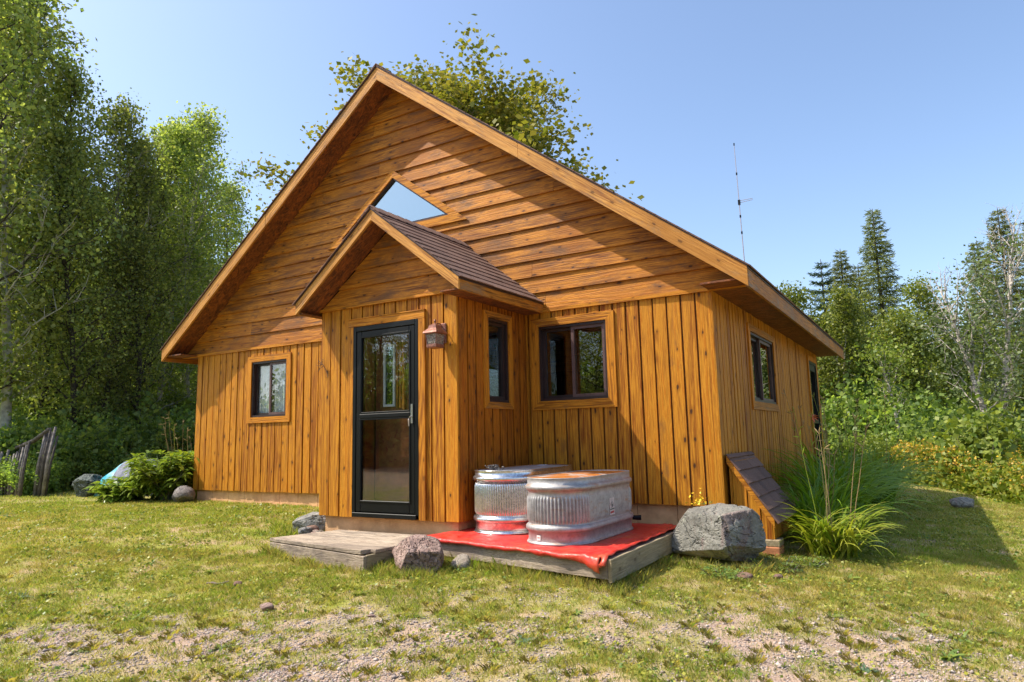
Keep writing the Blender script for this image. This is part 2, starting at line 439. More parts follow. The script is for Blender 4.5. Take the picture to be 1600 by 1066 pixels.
# bottom drip board of gable
MB().box(-.43, PX0 - .02, -.052, -.001, ZT - .045, ZT - .004).box(PX1 + .02, W + .43, -.052, -.001, ZT - .045, ZT - .004).build('trim_board', M_['trimX'], cabin)

# roof ----------------------------------------------------------------
def shingle_plane(mb, p0, along, up, L, H, ex=.142, tab=.305, th=.006, rg=rng):
    p0, along, up = Vector(p0), Vector(along).normalized(), Vector(up).normalized(); nrm = along.cross(up).normalized()
    if nrm.z < 0: nrm = -nrm
    n = int(math.ceil(H / ex))
    for i in range(n):
        a = i * ex; b = min(H, a + ex * 1.08); u = -rg.random() * tab
        while u < L:
            x0, x1 = max(0, u + .002), min(L, u + tab - .002)
            if x1 - x0 > .02:
                j = rg.uniform(-.004, .004); lf = th + .006 + rg.uniform(0, .004)
                q = [p0 + along * x0 + up * (a + j), p0 + along * x1 + up * (a + j), p0 + along * x1 + up * b, p0 + along * x0 + up * b]
                mb.loft([q[0] + nrm * .002, q[1] + nrm * .002, q[2] + nrm * .001, q[3] + nrm * .001],
                        [q[0] + nrm * lf, q[1] + nrm * lf, q[2] + nrm * .004, q[3] + nrm * .004])
            u += tab
def gable_roof(px, pz, ex_l, ex_r, ez, y0, y1, fh, name, parent, tab, back=True):
    """roof between y0 (front) and y1; fascia height fh, top outline from peak (px,pz) to (ex,ez)"""
    root = None
    s = (pz - ez) / (ex_r - px); L = y1 - y0; ln = math.hypot(1, s)
    deck = MB()
    for sg, ex in ((1, ex_r), (-1, ex_l)):
        a = (px, pz - .022); b = (ex, ez - .022); c = (ex, ez - .05); d = (px, pz - .05)
        deck.loft([(x, y0 + .004, z) for x, z in (a, b, c, d)], [(x, y1 - .004, z) for x, z in (a, b, c, d)])
    root = deck.build(name, M_['drip'], parent)
    sh = MB()
    H = (ex_r - px) * ln + .02
    for sg, ex in ((1, ex_r), (-1, ex_l)):
        shingle_plane(sh, (ex + sg * .025, y0 - .022, ez - .018 - .025 * s), (0, 1, 0), (-sg, 0, s), L + (.044 if back else .0), H, tab=tab)
    # ridge caps
    y = y0 - .02
    while y < y1:
        for sg in (1, -1):
            e = Vector((sg * .13, 0, -.13 * s)); q = Vector((px, y, pz + .002))
            sh.loft([q, q + e, q + e + Vector((0, .19, .0)), q + Vector((0, .19, 0))], [q + Vector((0, 0, .014)), q + e + Vector((0, 0, .014)), q + e + Vector((0, .19, .006)), q + Vector((0, .19, .006))])
        y += .15
    sh.build('shingles', M_['shingle'], root)
    # rake fascia, front (and back)
    fx = .030
    for yy in ([y0, y1 - fx] if back else [y0]):
        for sg, ex in ((1, ex_r), (-1, ex_l)):
            for j0, j1, dj in (((0, .47, 0), (.4712, 1, .0025)) if fh > .2 else ((0, 1, 0),)):
                L_ = lambda u: px + (ex - px) * u
                K_ = lambda u: pz + (ez - pz) * u
                q = [(L_(j0), K_(j0) - .024), (L_(j1), K_(j1) - .024), (L_(j1), K_(j1) - fh - dj), (L_(j0), K_(j0) - fh - dj)]
                MB().loft([(x, yy - dj, z) for x, z in q], [(x, yy + fx, z) for x, z in q]).build('fascia', M_['fascia'][sg], root)
    dm = MB()
    for sg, ex in ((1, ex_r), (-1, ex_l)):
        q = [(px, pz - .006), (ex + sg * .008, ez - .006), (ex + sg * .008, ez - .036), (px, pz - .036)]
        dm.loft([(x, y0 - .008, z) for x, z in q], [(x, y0 - .001, z) for x, z in q])
    dm.build('drip_edge', M_['drip'], root)
    # eave fascia along y
    for sg, ex in ((1, ex_r), (-1, ex_l)):
        a, b = sorted((ex + sg * .002, ex - sg * .028))
        MB().box(a, b, y0 + fx + .001, y1 - (fx if back else 0) - .001, ez - fh + .002, ez - .026).build('fascia', M_['trimY'], root)
        a, b = sorted((ex + sg * .010, ex + sg * .003))
        MB().box(a, b, y0, y1, ez - .052, ez - .014).build('drip_edge', M_['drip'], root)
    return root
roof = gable_roof(PKX, PKZ, PKX - (W + EV - PKX), W + EV, EZ, -OH, D + OH, .225, 'roof', cabin, .9)
XL = PKX - (W + EV - PKX)
so = None      # sloping rake soffits and the flat boxed eaves
for yy0, yy1 in ((-OH + .031, -.002), (D + .03, D + OH - .031)):
    for sg, ex in ((1, W + EV - .03), (-1, XL + .03)):
        zb = lambda x: PKZ - SL * abs(x - PKX) - .205
        xe = PKX + sg * (gz - ZT + .03) / SL
        q = [(PKX, zb(PKX)), (xe, zb(xe)), (xe, zb(xe) + .014), (PKX, zb(PKX) + .014)]
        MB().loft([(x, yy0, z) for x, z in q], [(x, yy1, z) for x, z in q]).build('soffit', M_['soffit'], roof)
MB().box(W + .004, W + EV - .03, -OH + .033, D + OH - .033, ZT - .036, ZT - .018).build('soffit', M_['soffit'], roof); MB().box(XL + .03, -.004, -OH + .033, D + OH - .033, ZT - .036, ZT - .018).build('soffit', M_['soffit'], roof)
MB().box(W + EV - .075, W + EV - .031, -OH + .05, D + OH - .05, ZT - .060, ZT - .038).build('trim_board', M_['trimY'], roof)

# porch -----------------------------------------------------------------
vertical_wall('porch_wall', FRONT(-P), PX0, PX1, -.093, 2.27, [hole_of(*DOOR)], bw=.17, ends=(.13, .15))
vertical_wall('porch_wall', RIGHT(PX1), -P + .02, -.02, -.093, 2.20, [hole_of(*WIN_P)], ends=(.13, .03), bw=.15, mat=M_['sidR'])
vertical_wall('porch_wall', LEFT(PX0), -P + .02, -.02, -.093, 2.20)
PXR, PZR, PE, PZE, PO = 5.48, 3.244, 6.631, 2.332, .346
PSL = (PZR - PZE) / (PE - PXR)
pz = PZR - .155
preg = [(max(PX0 + .0, PXR - (pz - 2.27) / PSL), 2.27), (PXR + (pz - 2.27) / PSL, 2.27), (PXR, pz)]
clap_wall('porch_gable', FRONT(-P - .012), preg, 2.27, pz, .20)
MB().box(PX0 - .12, PX1 + .06, -P - .06, -P - .013, 2.235, 2.266).build('trim_board', M_['trimX'], cabin)
proof = gable_roof(PXR, PZR, 2 * PXR - PE, PE, PZE, -P - PO, -.035, .155, 'porch_roof', cabin, .305, back=False)
so = MB()
for sg in (1, -1):
    zb = lambda x: PZR - PSL * abs(x - PXR) - .150
    xe = PXR + sg * (pz - 2.21) / PSL
    q = [(PXR, zb(PXR)), (xe, zb(xe)), (xe, zb(xe) + .013), (PXR, zb(PXR) + .013)]
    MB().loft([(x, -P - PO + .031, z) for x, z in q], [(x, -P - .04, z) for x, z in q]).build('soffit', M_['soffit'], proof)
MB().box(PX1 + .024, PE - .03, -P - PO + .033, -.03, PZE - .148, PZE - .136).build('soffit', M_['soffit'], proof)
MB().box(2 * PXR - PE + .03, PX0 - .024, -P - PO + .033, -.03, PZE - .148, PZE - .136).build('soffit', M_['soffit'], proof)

# floor, foundation ----------------------------------------------------
MB().box(.05, W - .05, .05, D - .05, -.12, -.002).box(PX0 + .05, PX1 - .05, -P + .05, .049, -.12, -.01).build('floor', M_['dark'], cabin)
f = MB()
def blocks(x0, x1, y0, y1, z0, z1, n, axis):
    L = (x1 - x0 if axis == 0 else y1 - y0) / n
    for i in range(n):
        if axis == 0: f.box(x0 + i * L + .003, x0 + (i + 1) * L - .003, y0, y1, z0, z1)
        else: f.box(x0, x1, y0 + i * L + .003, y0 + (i + 1) * L - .003, z0, z1)
blocks(.02, PX0 - .02, .03, .2, -.7, -.004, 11, 0); blocks(PX1, W - .04, .03, .2, -.9, -.004, 5, 0)
blocks(W - .2, W - .035, .2, D - .04, -1.1, -.004, 18, 1); blocks(.02, .2, .2, D - .04, -.8, -.004, 18, 1)
f.box(PX0 + .03, PX1 - .03, -P + .03, .0, -.8, -.097)
f.box(.025, PX0 - .03, .045, .19, -.7, -.010); f.box(PX1, W - .05, .045, .19, -.9, -.01)
f.build('foundation', M_['found'], cabin)

# windows ----------------------------------------------------------------
def window(place, u0, u1, z0, z1, tw=.09, slider=True, parent=cabin, glass='glass', trimw=None, curtain=None, fixed=False, tm=None):
    fr = MB(); e = .045
    def bar(mb, a, b, c, d, d0, d1): mb.loft([place(a, d0, c), place(b, d0, c), place(b, d0, d), place(a, d0, d)], [place(a, d1, c), place(b, d1, c), place(b, d1, d), place(a, d1, d)])
    def frame(mb, a, b, c, d, t_, d0, d1):
        bar(mb, a, a + t_, c, d, d0, d1); bar(mb, b - t_, b, c, d, d0, d1); bar(mb, a + t_, b - t_, c, c + t_, d0, d1); bar(mb, a + t_, b - t_, d - t_, d, d0, d1)
    frame(fr, u0 + .002, u1 - .002, z0 + .002, z1 - .002, .028, .030, -.10)
    win = fr.build('window', M_['bronze'], parent)
    tr = MB(); l, r_, b, t_ = trimw or (tw, tw, tw, tw)
    # mitred trim
    for q in ([(u0 - l, z0 - b), (u1 + r_, z0 - b), (u1, z0), (u0, z0)], [(u0, z1), (u1, z1), (u1 + r_, z1 + t_), (u0 - l, z1 + t_)],
              [(u0 - l, z0 - b), (u0, z0), (u0, z1), (u0 - l, z1 + t_)], [(u1, z0), (u1 + r_, z0 - b), (u1 + r_, z1 + t_), (u1, z1)]):
        tr.loft([place(u, .028, z) for u, z in q], [place(u, .048, z) for u, z in q])
    to = tr.build('trim', [tm or M_['trimX'], M_['trimZ']], win)
    for pf in to.data.polygons:
        if pf.index >= 12: pf.material_index = 1
    a, b_, c, d = u0 + .030, u1 - .030, z0 + .030, z1 - .030
    if slider:
        m = (a + b_) / 2
        for (s0, s1, dep) in ((a, m + .02, -.055), (m - .02, b_, -.02)):
            sm = MB(); frame(sm, s0, s1, c, d, .036, dep, dep + .028); sa = sm.build('sash', M_['bronze2'] if dep > -.03 else M_['bronze'], win)
            pm = MB(); bar(pm, s0 + .034, s1 - .034, c + .034, d - .034, dep + .012, dep + .016); pm.build('pane', M_[glass], win)
    else:
        if not fixed:
            sm = MB(); frame(sm, a, b_, c, d, .04, -.04, .0); sm.build('sash', M_['bronze'], win)
        pm = MB(); bar(pm, a + .038 * (not fixed), b_ - .038 * (not fixed), c + .038, d - .038, -.03, -.026); pm.build('pane', M_[glass], win)
    if curtain:
        cm = MB(); n = 34
        for i in range(n):
            x0_ = a + (b_ - a) * i / n; x1_ = a + (b_ - a) * (i + 1) / n
            d0 = -.085 + .010 * math.sin(i * 1.7); d1 = -.085 + .010 * math.sin((i + 1) * 1.7)
            cm.add([place(x0_, d0, c - .02), place(x1_, d1, c - .02), place(x1_, d1, d + .02), place(x0_, d0, d + .02)], [(0, 1, 2, 3)])
        cm.build('curtain', curtain, win, smooth=True)
    return win
cur = plain('grey_curtain', (.80, .81, .84), .9, noise=.15, nscale=20)
window(FRONT(0), *WIN_L, curtain=cur)
window(FRONT(0), *WIN_R, trimw=(.10, .10, .10, .095))
window(RIGHT(W), *WIN_S, tm=M_['trimY'], trimw=(.1, .12, .10, .09))
window(RIGHT(PX1), *WIN_P, slider=False, tm=M_['trimY'], trimw=(.085, .07, .07, .07))
# triangular gable window
tw_ = MB()
def tri(h, top, base): return [(PKX - h, base), (PKX + h, base), (PKX, top)]
o_, i_ = tri(.975, 3.655 + .975 * .75, 3.655), tri(.90, 3.688 + .90 * .75, 3.688)
for k in range(3):
    q = [o_[k], o_[(k + 1) % 3], i_[(k + 1) % 3], i_[k]]; tw_.loft([(x, -.036, z) for x, z in q], [(x, .08, z) for x, z in q])
gw = tw_.build('gable_window', M_['bronze'], cabin)
tr = MB(); ot = [(PKX - 1.265, 3.545), (PKX + 1.265, 3.545), (PKX, 3.545 + 1.265 * .752)]
for k in range(3):
    q = [ot[k], ot[(k + 1) % 3], o_[(k + 1) % 3], o_[k]]; tr.loft([(x, -.034, z) for x, z in q], [(x, -.056, z) for x, z in q])
tr.build('trim', M_['trimX'], gw)
MB().loft([(x, .0, z) for x, z in tri(.92, 3.68 + .92 * .75, 3.68)], [(x, .005, z) for x, z in tri(.92, 3.68 + .92 * .75, 3.68)]).build('pane', M_['glassR'], gw)

# storm door ---------------------------------------------------------------
def bx(x0, x1, y0, y1, z0, z1, name, mat, par, bev=0): return MB().box(x0, x1, y0, y1, z0, z1).build(name, mat, par, bevel=bev)
dy = -P
dr = MB(); X0, X1, Z0, Z1 = 4.953, 5.887, -.05, 2.003
dr.box(X0, X0 + .045, dy - .055, dy + .05, Z0, Z1).box(X1 - .045, X1, dy - .055, dy + .05, Z0, Z1).box(X0 + .045, X1 - .045, dy - .055, dy + .05, Z1 - .055, Z1)
dr.box(X0 + .02, X1 - .02, dy - .075, dy + .05, Z0 - .035, Z0 + .012)
sd = dr.build('storm_door', M_['black'], cabin, bevel=.004)
lf = MB(); a, b, c, d = X0 + .050, X1 - .050, Z0 + .02, Z1 - .06
lf.box(a, a + .075, dy - .05, dy - .015, c, d).box(b - .075, b, dy - .05, dy - .015, c, d).box(a + .075, b - .075, dy - .05, dy - .015, c, c + .12).box(a + .075, b - .075, dy - .05, dy - .015, d - .075, d)
lf.box(a + .055, b - .055, dy - .062, dy - .012, .972, 1.020)
lf.build('door_leaf', M_['black'], sd, bevel=.006)
gl = MB(); g0, g1 = a + .055, b - .055
for z0_, z1_ in ((1.02, d - .055), (c + .10, .972)):
    for q in ((g0, g0 + .02, z0_, z1_), (g1 - .02, g1, z0_, z1_), (g0 + .02, g1 - .02, z0_, z0_ + .02), (g0 + .02, g1 - .02, z1_ - .02, z1_)):
        gl.box(q[0], q[1], dy - .058, dy - .051, q[2], q[3])
gl.build('glass_bead', M_['black'], sd, bevel=.003)
for z0_, z1_ in ((1.02, d - .06), (c + .11, .972)): bx(g0 + .005, g1 - .005, dy - .034, dy - .030, z0_, z1_, 'pane', M_['glass'], sd)
hd = MB().box(5.795, 5.822, dy - .066, dy - .0505, .90, 1.10).tube([(5.81, dy - .066, .97), (5.81, dy - .10, .965), (5.80, dy - .105, .94), (5.80, dy - .10, .87)], [.008, .008, .009, .007], 8)
hd.build('handle', M_['steel'], sd)
tr = MB(); jb = M_['trimZ']
tr.box(X0 - .075, X0 - .002, dy - .052, dy - .028, -.09, Z1 + .002).box(X1 + .002, X1 + .085, dy - .052, dy - .028, -.09, Z1 + .002)
tr.box(X0 - .075, X1 + .085, dy - .054, dy - .028, Z1 + .004, Z1 + .085)
to = tr.build('trim', [jb, M_['trimX']], sd)
for pf in to.data.polygons:
    if pf.index >= 12: pf.material_index = 1
bx(X0 - .08, X1 + .09, dy - .062, dy - .026, Z1 + .087, Z1 + .097, 'drip_cap', M_['trimX'], sd)
# inner door and what stands in the entry
inn = bx(X0 + .14, X1 - .02, -P + .17, -P + .21, -.01, 1.98, 'inner_door', plain('dark_stained_door', (.20, .065, .018), .45, noise=.4, nscale=5), sd)
MB().box(X0 + .03, X0 + .09, -P + .052, -P + .20, -.01, 1.96).box(X1 - .08, X1 - .05, -P + .052, -P + .20, -.01, 1.96).build('jamb', plain('red_brown_jamb', (.30, .085, .02), .5, noise=.25, nscale=9), sd)
iw = MB()
for q in ((5.22, 5.245, 1.10, 1.80), (5.36, 5.385, 1.10, 1.80), (5.245, 5.36, 1.10, 1.125), (5.245, 5.36, 1.775, 1.80)): iw.box(q[0], q[1], -P + .150, -P + .169, q[2], q[3])
iw.build('door_window_frame', M_['white'], inn)
MB().box(5.41, 5.435, -P + .15, -P + .169, 1.08, 1.82).box(5.455, 5.475, -P + .15, -P + .169, 1.08, 1.82).box(5.495, 5.53, -P + .145, -P + .169, 1.06, 1.84).build('moulding', M_['trimZ'], inn)
MB().box(5.246, 5.359, -P + .160, -P + .1685, 1.126, 1.774).build('pane', M_['glassR'], inn)
# side door
s_ = MB(); place = RIGHT(W)
def bary(mb, a, b, c, d, d0, d1): mb.box(W + d0, W + d1, a, b, c, d)
a, b, c, d = SDOOR
bary(s_, a + .002, a + .05, c, d, -.09, .045); bary(s_, b - .05, b - .002, c, d, -.09, .045); bary(s_, a + .05, b - .05, d - .05, d - .002, -.09, .045); bary(s_, a + .05, b - .05, c, c + .14, -.03, .03)
bary(s_, a + .05, a + .13, c + .14, d - .05, -.03, .03); bary(s_, b - .13, b - .05, c + .14, d - .05, -.03, .03); bary(s_, a + .13, b - .13, .86, .93, -.03, .03); bary(s_, a + .13, b - .13, d - .17, d - .05, -.03, .03)
s2 = s_.build('side_door', M_['black'], cabin)
MB().box(W - .01, W - .006, a + .12, b - .12, .92, d - .16).build('pane', M_['glass'], s2)
MB().box(W - .01, W - .006, a + .12, b - .12, c + .13, .87).build('pane', M_['glass'], s2)
tr = MB(); bary(tr, a - .09, a, c - .02, d + .09, .026, .048); bary(tr, b, b + .09, c - .02, d + .09, .026, .048); bary(tr, a, b, d + .001, d + .09, .026, .048)
tr.build('trim', M_['trimZ'], s2)

# ------------------------------------------------------------------ wall lantern
cop = plain('weathered_copper', (.24, .105, .075), .45, .5, .35, 30)
lant = empty('wall_lantern', (6.20, -P - .024, 1.80)); lant.scale = (.84, .90, .92); tag(lant, 'copper coloured wall lantern with textured glass right of the black storm door', 'lantern')
MB().box(-.055, .055, -.022, 0, -.10, .13).build('back_plate', cop, lant, bevel=.006)
ly = -.155
b_ = MB()
def ring4(z, r): return [(-r, ly - r, z), (r, ly - r, z), (r, ly + r, z), (-r, ly + r, z)]
for (z0, r_0, z1, r_1) in ((.0, .105, .018, .098), (.018, .098, .055, .058), (.055, .058, .085, .052), (.085, .052, .108, .018), (-.012, .088, 0, .105)):
    b_.loft(ring4(z0, r_0), ring4(z1, r_1))
b_.tube([(0, ly, .10), (0, ly, .125)], .010, 8).tube([(0, ly, .122), (0, ly, .132), (0, ly, .142), (0, ly, .152), (0, ly, .16)], [.004, .014, .016, .012, .003], 8)
b_.build('cap', cop, lant)
b_ = MB()
for sx in (-1, 1):
    for sy in (-1, 1):
        b_.tube([(sx * .078, ly + sy * .078, -.012), (sx * .066, ly + sy * .066, -.155)], .006, 4)
b_.loft(ring4(-.165, .070), ring4(-.150, .074)); b_.loft(ring4(-.052 - .072, .0725), ring4(-.150, .074))
b_.build('cage', cop, lant)
t = NT('seeded_glass'); n = t.noise(t.obj(), 60, 3)
t.B(Base_Color=t.ramp(n, [(.35, (.10, .075, .06)), (.7, (.46, .40, .34))]), Roughness=.2, Normal=t.bump(n, .9, .01)); t.b.inputs['Transmission Weight'].default_value = .3
MB().loft(ring4(-.124, .066), ring4(-.012, .075)).build('glass', t.m, lant)
MB().tube([(0, -.02, .09), (0, -.06, .12), (0, -.11, .118), (0, ly, .10)], .007, 6).tube([(0, -.02, -.06), (.0, -.05, -.0), (0, -.04, .07), (0, -.03, .1)], .005, 6).build('arm', cop, lant)

# ------------------------------------------------------------------ antenna
ax, ay = 6.964, 9.5
ant = empty('antenna_mast', (ax, ay, float(hf(ax, ay)))); tag(ant, 'thin grey radio antenna mast rising behind the cabin eave', 'antenna')
g0 = float(hf(ax, ay)); top = 7.75 - g0; lean = lambda z: (-.016 * (z + g0 - 4.94) / 1, 0, z)
am = plain('galvanised_mast', (.42, .36, .36), .45, .6)
MB().tube([lean(0), lean(top * .45), lean(top * .8), lean(top)], [.015, .013, .010, .006], 8).build('mast', am, ant)
for zz, r_ in ((6.98, .018), (5.90, .020), (5.49, .020), (7.74, .015)): p = lean(zz - g0); MB().tube([(p[0], 0, p[2] - .03), (p[0], 0, p[2] + .03)], r_, 8).build('coupling', M_['black'], ant)
p = lean(6.24 - g0); MB().tube([p, (p[0] + .32, -.02, p[2] + .01), (p[0] + .32, -.02, p[2] + .045), (p[0], 0, p[2] + .05)], .006, 6).build('crossarm', am, ant)
MB().box(p[0] - .025, p[0] + .025, -.03, .03, p[2] - .05, p[2] + .07).build('clamp', M_['black'], ant)

# ------------------------------------------------------------------ lean-to hatch beside the house
hx0, hx1, hy0, hy1 = 8.655, 9.03, .10, 1.10
hat = empty('cellar_hatch', (hx0, hy0, -.31)); tag(hat, 'small lean-to cellar hatch with sloping shingle top behind the grey boulder', 'hatch')
hl = hx1 - hx0; hd_ = hy1 - hy0; zt0, zt1 = .51 + .31 - .05, .0 + .31 - .09
def ztop(x): return zt0 + (zt1 - zt0) * x / hl
wl = MB()
for a, b in ((0, .022), (.026, .048), (.052, .155), (.166, .272), (.287, hl)):
    th = .012 if .026 <= a < .05 else .02
    wl.loft([(a, -th, .0), (b, -th, 0), (b, -th, ztop(b)), (a, -th, ztop(a))], [(a, 0, 0), (b, 0, 0), (b, 0, ztop(b)), (a, 0, ztop(a))])
n = 8
for i in range(n): wl.box(hl, hl + .018 + .004 * (i % 2), i * hd_ / n + .004 - .02 * (i == 0), (i + 1) * hd_ / n - .004, 0, zt1)
wl.box(0.002, hl - .001, .001, hd_, .0, zt1 - .01); wl.box(.002, .05, .001, hd_, zt1 - .01, zt0 - .02)
wl.box(0, hl, hd_, hd_ + .02, 0, zt1)
wl.build('wall', M_['sidV'], hat)
sl_ = (zt1 - zt0) / hl
rf = MB(); e0, e1 = -.012, hl + .045
q = [(e0, ztop(e0) + .002), (e1, ztop(e1) + .002), (e1, ztop(e1) + .028), (e0, ztop(e0) + .028)]
rf.loft([(x, -.035, z) for x, z in q], [(x, hd_ + .03, z) for x, z in q]); hr = rf.build('roof', M_['drip'], hat)
rf = MB(); q = [(e0, ztop(e0) - .055), (e1 - .01, ztop(e1 - .01) - .055), (e1 - .01, ztop(e1 - .01) + .022), (e0, ztop(e0) + .022)]
rf.loft([(x, -.062, z) for x, z in q], [(x, -.036, z) for x, z in q]); rf.build('trim', M_['trimX'], hr)
sh = MB(); upv = Vector((-1, 0, -sl_)).normalized(); ln = math.hypot(hl + .06, sl_ * (hl + .06))
shingle_plane(sh, (e1 + .02, -.075, ztop(e1 + .02) + .030), (0, 1, 0), tuple(upv), hd_ + .12, ln + .03, ex=.150, tab=.31, th=.016)
sh.build('shingles', M_['shingle'], hr)
brick = plain('red_orange_brick', (.42, .17, .08), .9, noise=.3, nscale=25, bump=.3)
gz_ = float(hf(hx1, .15))
o = MB().box(8.90, 9.10, .02, .24, gz_ - .05, -.375).build('concrete_block', brick, None, bevel=.008); tag(o, 'orange brown block propping the low end of the cellar hatch', 'block')
o = MB().box(8.86, 9.10, .03, .25, -.373, -.312).build('wood_shim', M_['greywoodY'], None, bevel=.005); tag(o, 'short grey wooden shim lying on the orange block under the hatch', 'shim')

# ------------------------------------------------------------------ timber step in front of the door
def at_quad(q, s, t):
    a = [q[0][i] * (1 - s) + q[1][i] * s for i in (0, 1)]; b = [q[3][i] * (1 - s) + q[2][i] * s for i in (0, 1)]
    return (a[0] * (1 - t) + b[0] * t, a[1] * (1 - t) + b[1] * t)
SQ = [(4.56, -2.22), (6.10, -2.48), (6.22, -1.44), (4.78, -1.44)]; SZ = -.235
step = empty('door_step', (5.3, -1.9, -.5)); tag(step, 'low weathered grey timber step below the black storm door', 'step')
def quadboard(mb, q, s0, s1, t0, t1, z0, z1, warp=0):
    c = [at_quad(q, s, t) for s, t in ((s0, t0), (s1, t0), (s1, t1), (s0, t1))]
    c = [(x - 5.3, y + 1.9) for x, y in c]
    zz = [0, warp, warp * .3, 0]
    mb.loft([(x, y, z0 + .5) for x, y in c], [(x, y, z1 + .5 + w_) for (x, y), w_ in zip(c, zz)])
nb = 8
for i in range(nb):
    mb = MB(); quadboard(mb, SQ, -.012 + rng.uniform(-.004, .004), (1.0 if i else .97) + rng.uniform(-.008, .008), i / nb + .006, (i + 1) / nb - .006, SZ - .032, SZ, (.012 if i == 0 else 0) + rng.uniform(-.003, .003))
    mb.build('plank', M_['greywood'], step, bevel=.004)
mb = MB(); quadboard(mb, SQ, 0, 1, .0, .035, -.47, SZ - .040); mb.build('riser', M_['greywood'], step, bevel=.004)
for s0_, s1_ in ((.975, 1), (0, .025)): mb = MB(); quadboard(mb, SQ, s0_, s1_, .037, 1, -.47, SZ - .036); mb.build('side_board', M_['greywoodY'], step, bevel=.004)

# ------------------------------------------------------------------ low deck, red tarp, tanks
DQ = [(6.27, -1.745), (8.275, -2.13), (8.24, -.16), (6.40, -.16)]; DZ = -.20
deck = empty('low_deck', (5.3, -1.9, -.5)); tag(deck, 'low grey timber deck under the red tarp and metal tanks', 'deck')
for i in range(11):
    mb = MB(); quadboard(mb, DQ, 0, 1, i / 11 + .004, (i + 1) / 11 - .004, DZ - .03, DZ); mb.build('plank', M_['greywood'], deck)
mb = MB(); quadboard(mb, DQ, 0, 1, -.022, -.001, DZ - .145, DZ + .002); mb.build('rim_board', M_['greywood'], deck, bevel=.003)
mb = MB(); quadboard(mb, DQ, 1.001, 1.018, -.022, 1, DZ - .165, DZ + .004); mb.build('rim_board', M_['greywoodY'], deck, bevel=.003)
mb = MB(); quadboard(mb, DQ, -.016, -.001, .0, 1, DZ - .145, DZ - .02); mb.build('rim_board', M_['greywoodY'], deck, bevel=.003)
for s, t_ in ((.975, .03), (.975, .9), (.03, .05), (.03, .9), (.5, .05)):
    mb = MB(); quadboard(mb, DQ, s - .02, s + .02, t_ - .02, t_ + .02, -.62, DZ - .031); mb.build('post', M_['greywoodY'], deck)

def tarp_mat():
    t = NT('red_vinyl_tarp'); v = t.obj(); n = t.noise(v, 2.3, 6, .7); n2 = t.noise(v, 14, 5, .7); n3 = t.noise(t.obj((2, 9, 2)), 2, 4, .6)
    col = t.mix(t.rampf(n2, .4, .7), (.52, .020, .014), (.62, .05, .035))
    col = t.mix(t.math('MULTIPLY', t.rampf(n, .50, .64), .6), col, (.45, .10, .035))
    col = t.mix(t.math('MULTIPLY', t.rampf(n2, .60, .78), .5), col, (.38, .12, .06))
    t.B(Base_Color=col, Roughness=t.rampf(n2, .0, 1.1), Normal=t.bump(t.math('ADD', t.math('MULTIPLY', t.math('ABSOLUTE', t.math('SUBTRACT', t.noise(v, 5, 2, .5, 1.0), .5)), -3.0), t.math('ADD', n3, t.math('MULTIPLY', n2, .3))), .55, .014)); return t.m
tm = tarp_mat()
ns, nt_ = 90, 80; V = []; rs = np.random.RandomState(5)
for j in range(nt_ + 1):
    for i in range(ns + 1):
        s = i / ns; tt = j / nt_
        # front edge overhangs, t<0
        tq = -.035 + tt * 1.02; sq = -.02 + s * (.995 - .02 * tt)
        x, y = at_quad(DQ, sq, max(tq, -.035))
        wr = (fbm(np.array(x * 5.), np.array(y * 5.), 31, 3) - .5) * .030 + .012 * math.exp(-((s - .93 - .02 * math.sin(tt * 9)) / .012) ** 2) + .010 * math.exp(-((s - .965 - .01 * math.sin(tt * 7)) / .01) ** 2)
        z = DZ + .013 + abs(float(wr))
        V.append((x - 7.3, y + 1.1, z + .2))
# rolled hanging front edge
hang = 7; base = 0
VV = []
for h in range(1, hang + 1):
    a = h / hang * math.pi * .95
    for i in range(ns + 1):
        s = i / ns; x, y, z = V[i]
        amp = .020 + .012 * math.exp(-((s - .70) / .03) ** 2) + .012 * math.sin(s * 17) * .3 + .055 * max(0, (s - .84) / .16) ** 1.3
        VV.append((x - .02 * math.sin(a) * .2, y - .018 * math.sin(a) - .002 * h * math.sin(s * 40) * (s > .8), z - amp * (1 - math.cos(a)) * .8))
V2 = VV[::-1] if False else VV
allv = V + VV; off = len(V); F = []
for j in range(nt_):
    for i in range(ns): F.append((j * (ns + 1) + i, j * (ns + 1) + i + 1, (j + 1) * (ns + 1) + i + 1, (j + 1) * (ns + 1) + i))
row = lambda h, i: i if h == 0 else off + (h - 1) * (ns + 1) + i
for h in range(hang):
    for i in range(ns): F.append((row(h, i), row(h + 1, i), row(h + 1, i + 1), row(h, i + 1)))
tarp = fastmesh('red_tarp', allv, F, tm, None, True, (7.3, -1.1, -.2)); tag(tarp, 'faded red vinyl tarp spread over the low deck under two metal tanks', 'tarp')
so_ = tarp.modifiers.new('th', 'SOLIDIFY'); so_.thickness = .004; so_.offset = 1
# folded strip along the right edge
for k, (s0, s1, zz) in enumerate(((.955, .985, .022), (.965, 1.0, .032))):
    V = []; n = 60
    for j in range(n + 1):
        tt = -.05 + 1.0 * j / n
        for s in (s0 + .006 * math.sin(j * .35 + k), s1 + .004 * math.sin(j * .5)):
            x, y = at_quad(DQ, s, tt); V.append((x - 7.3, y + 1.1, DZ + .2 + zz + (.004 * math.sin(j * .8 + k)) - (.035 * max(0, 2 - j))))
    F = [(2 * j, 2 * j + 1, 2 * j + 3, 2 * j + 2) for j in range(n)]
    o = fastmesh('fold', V, F, tm, tarp, False, (0, 0, 0)); sm_ = o.modifiers.new('th', 'SOLIDIFY'); sm_.thickness = .006
    
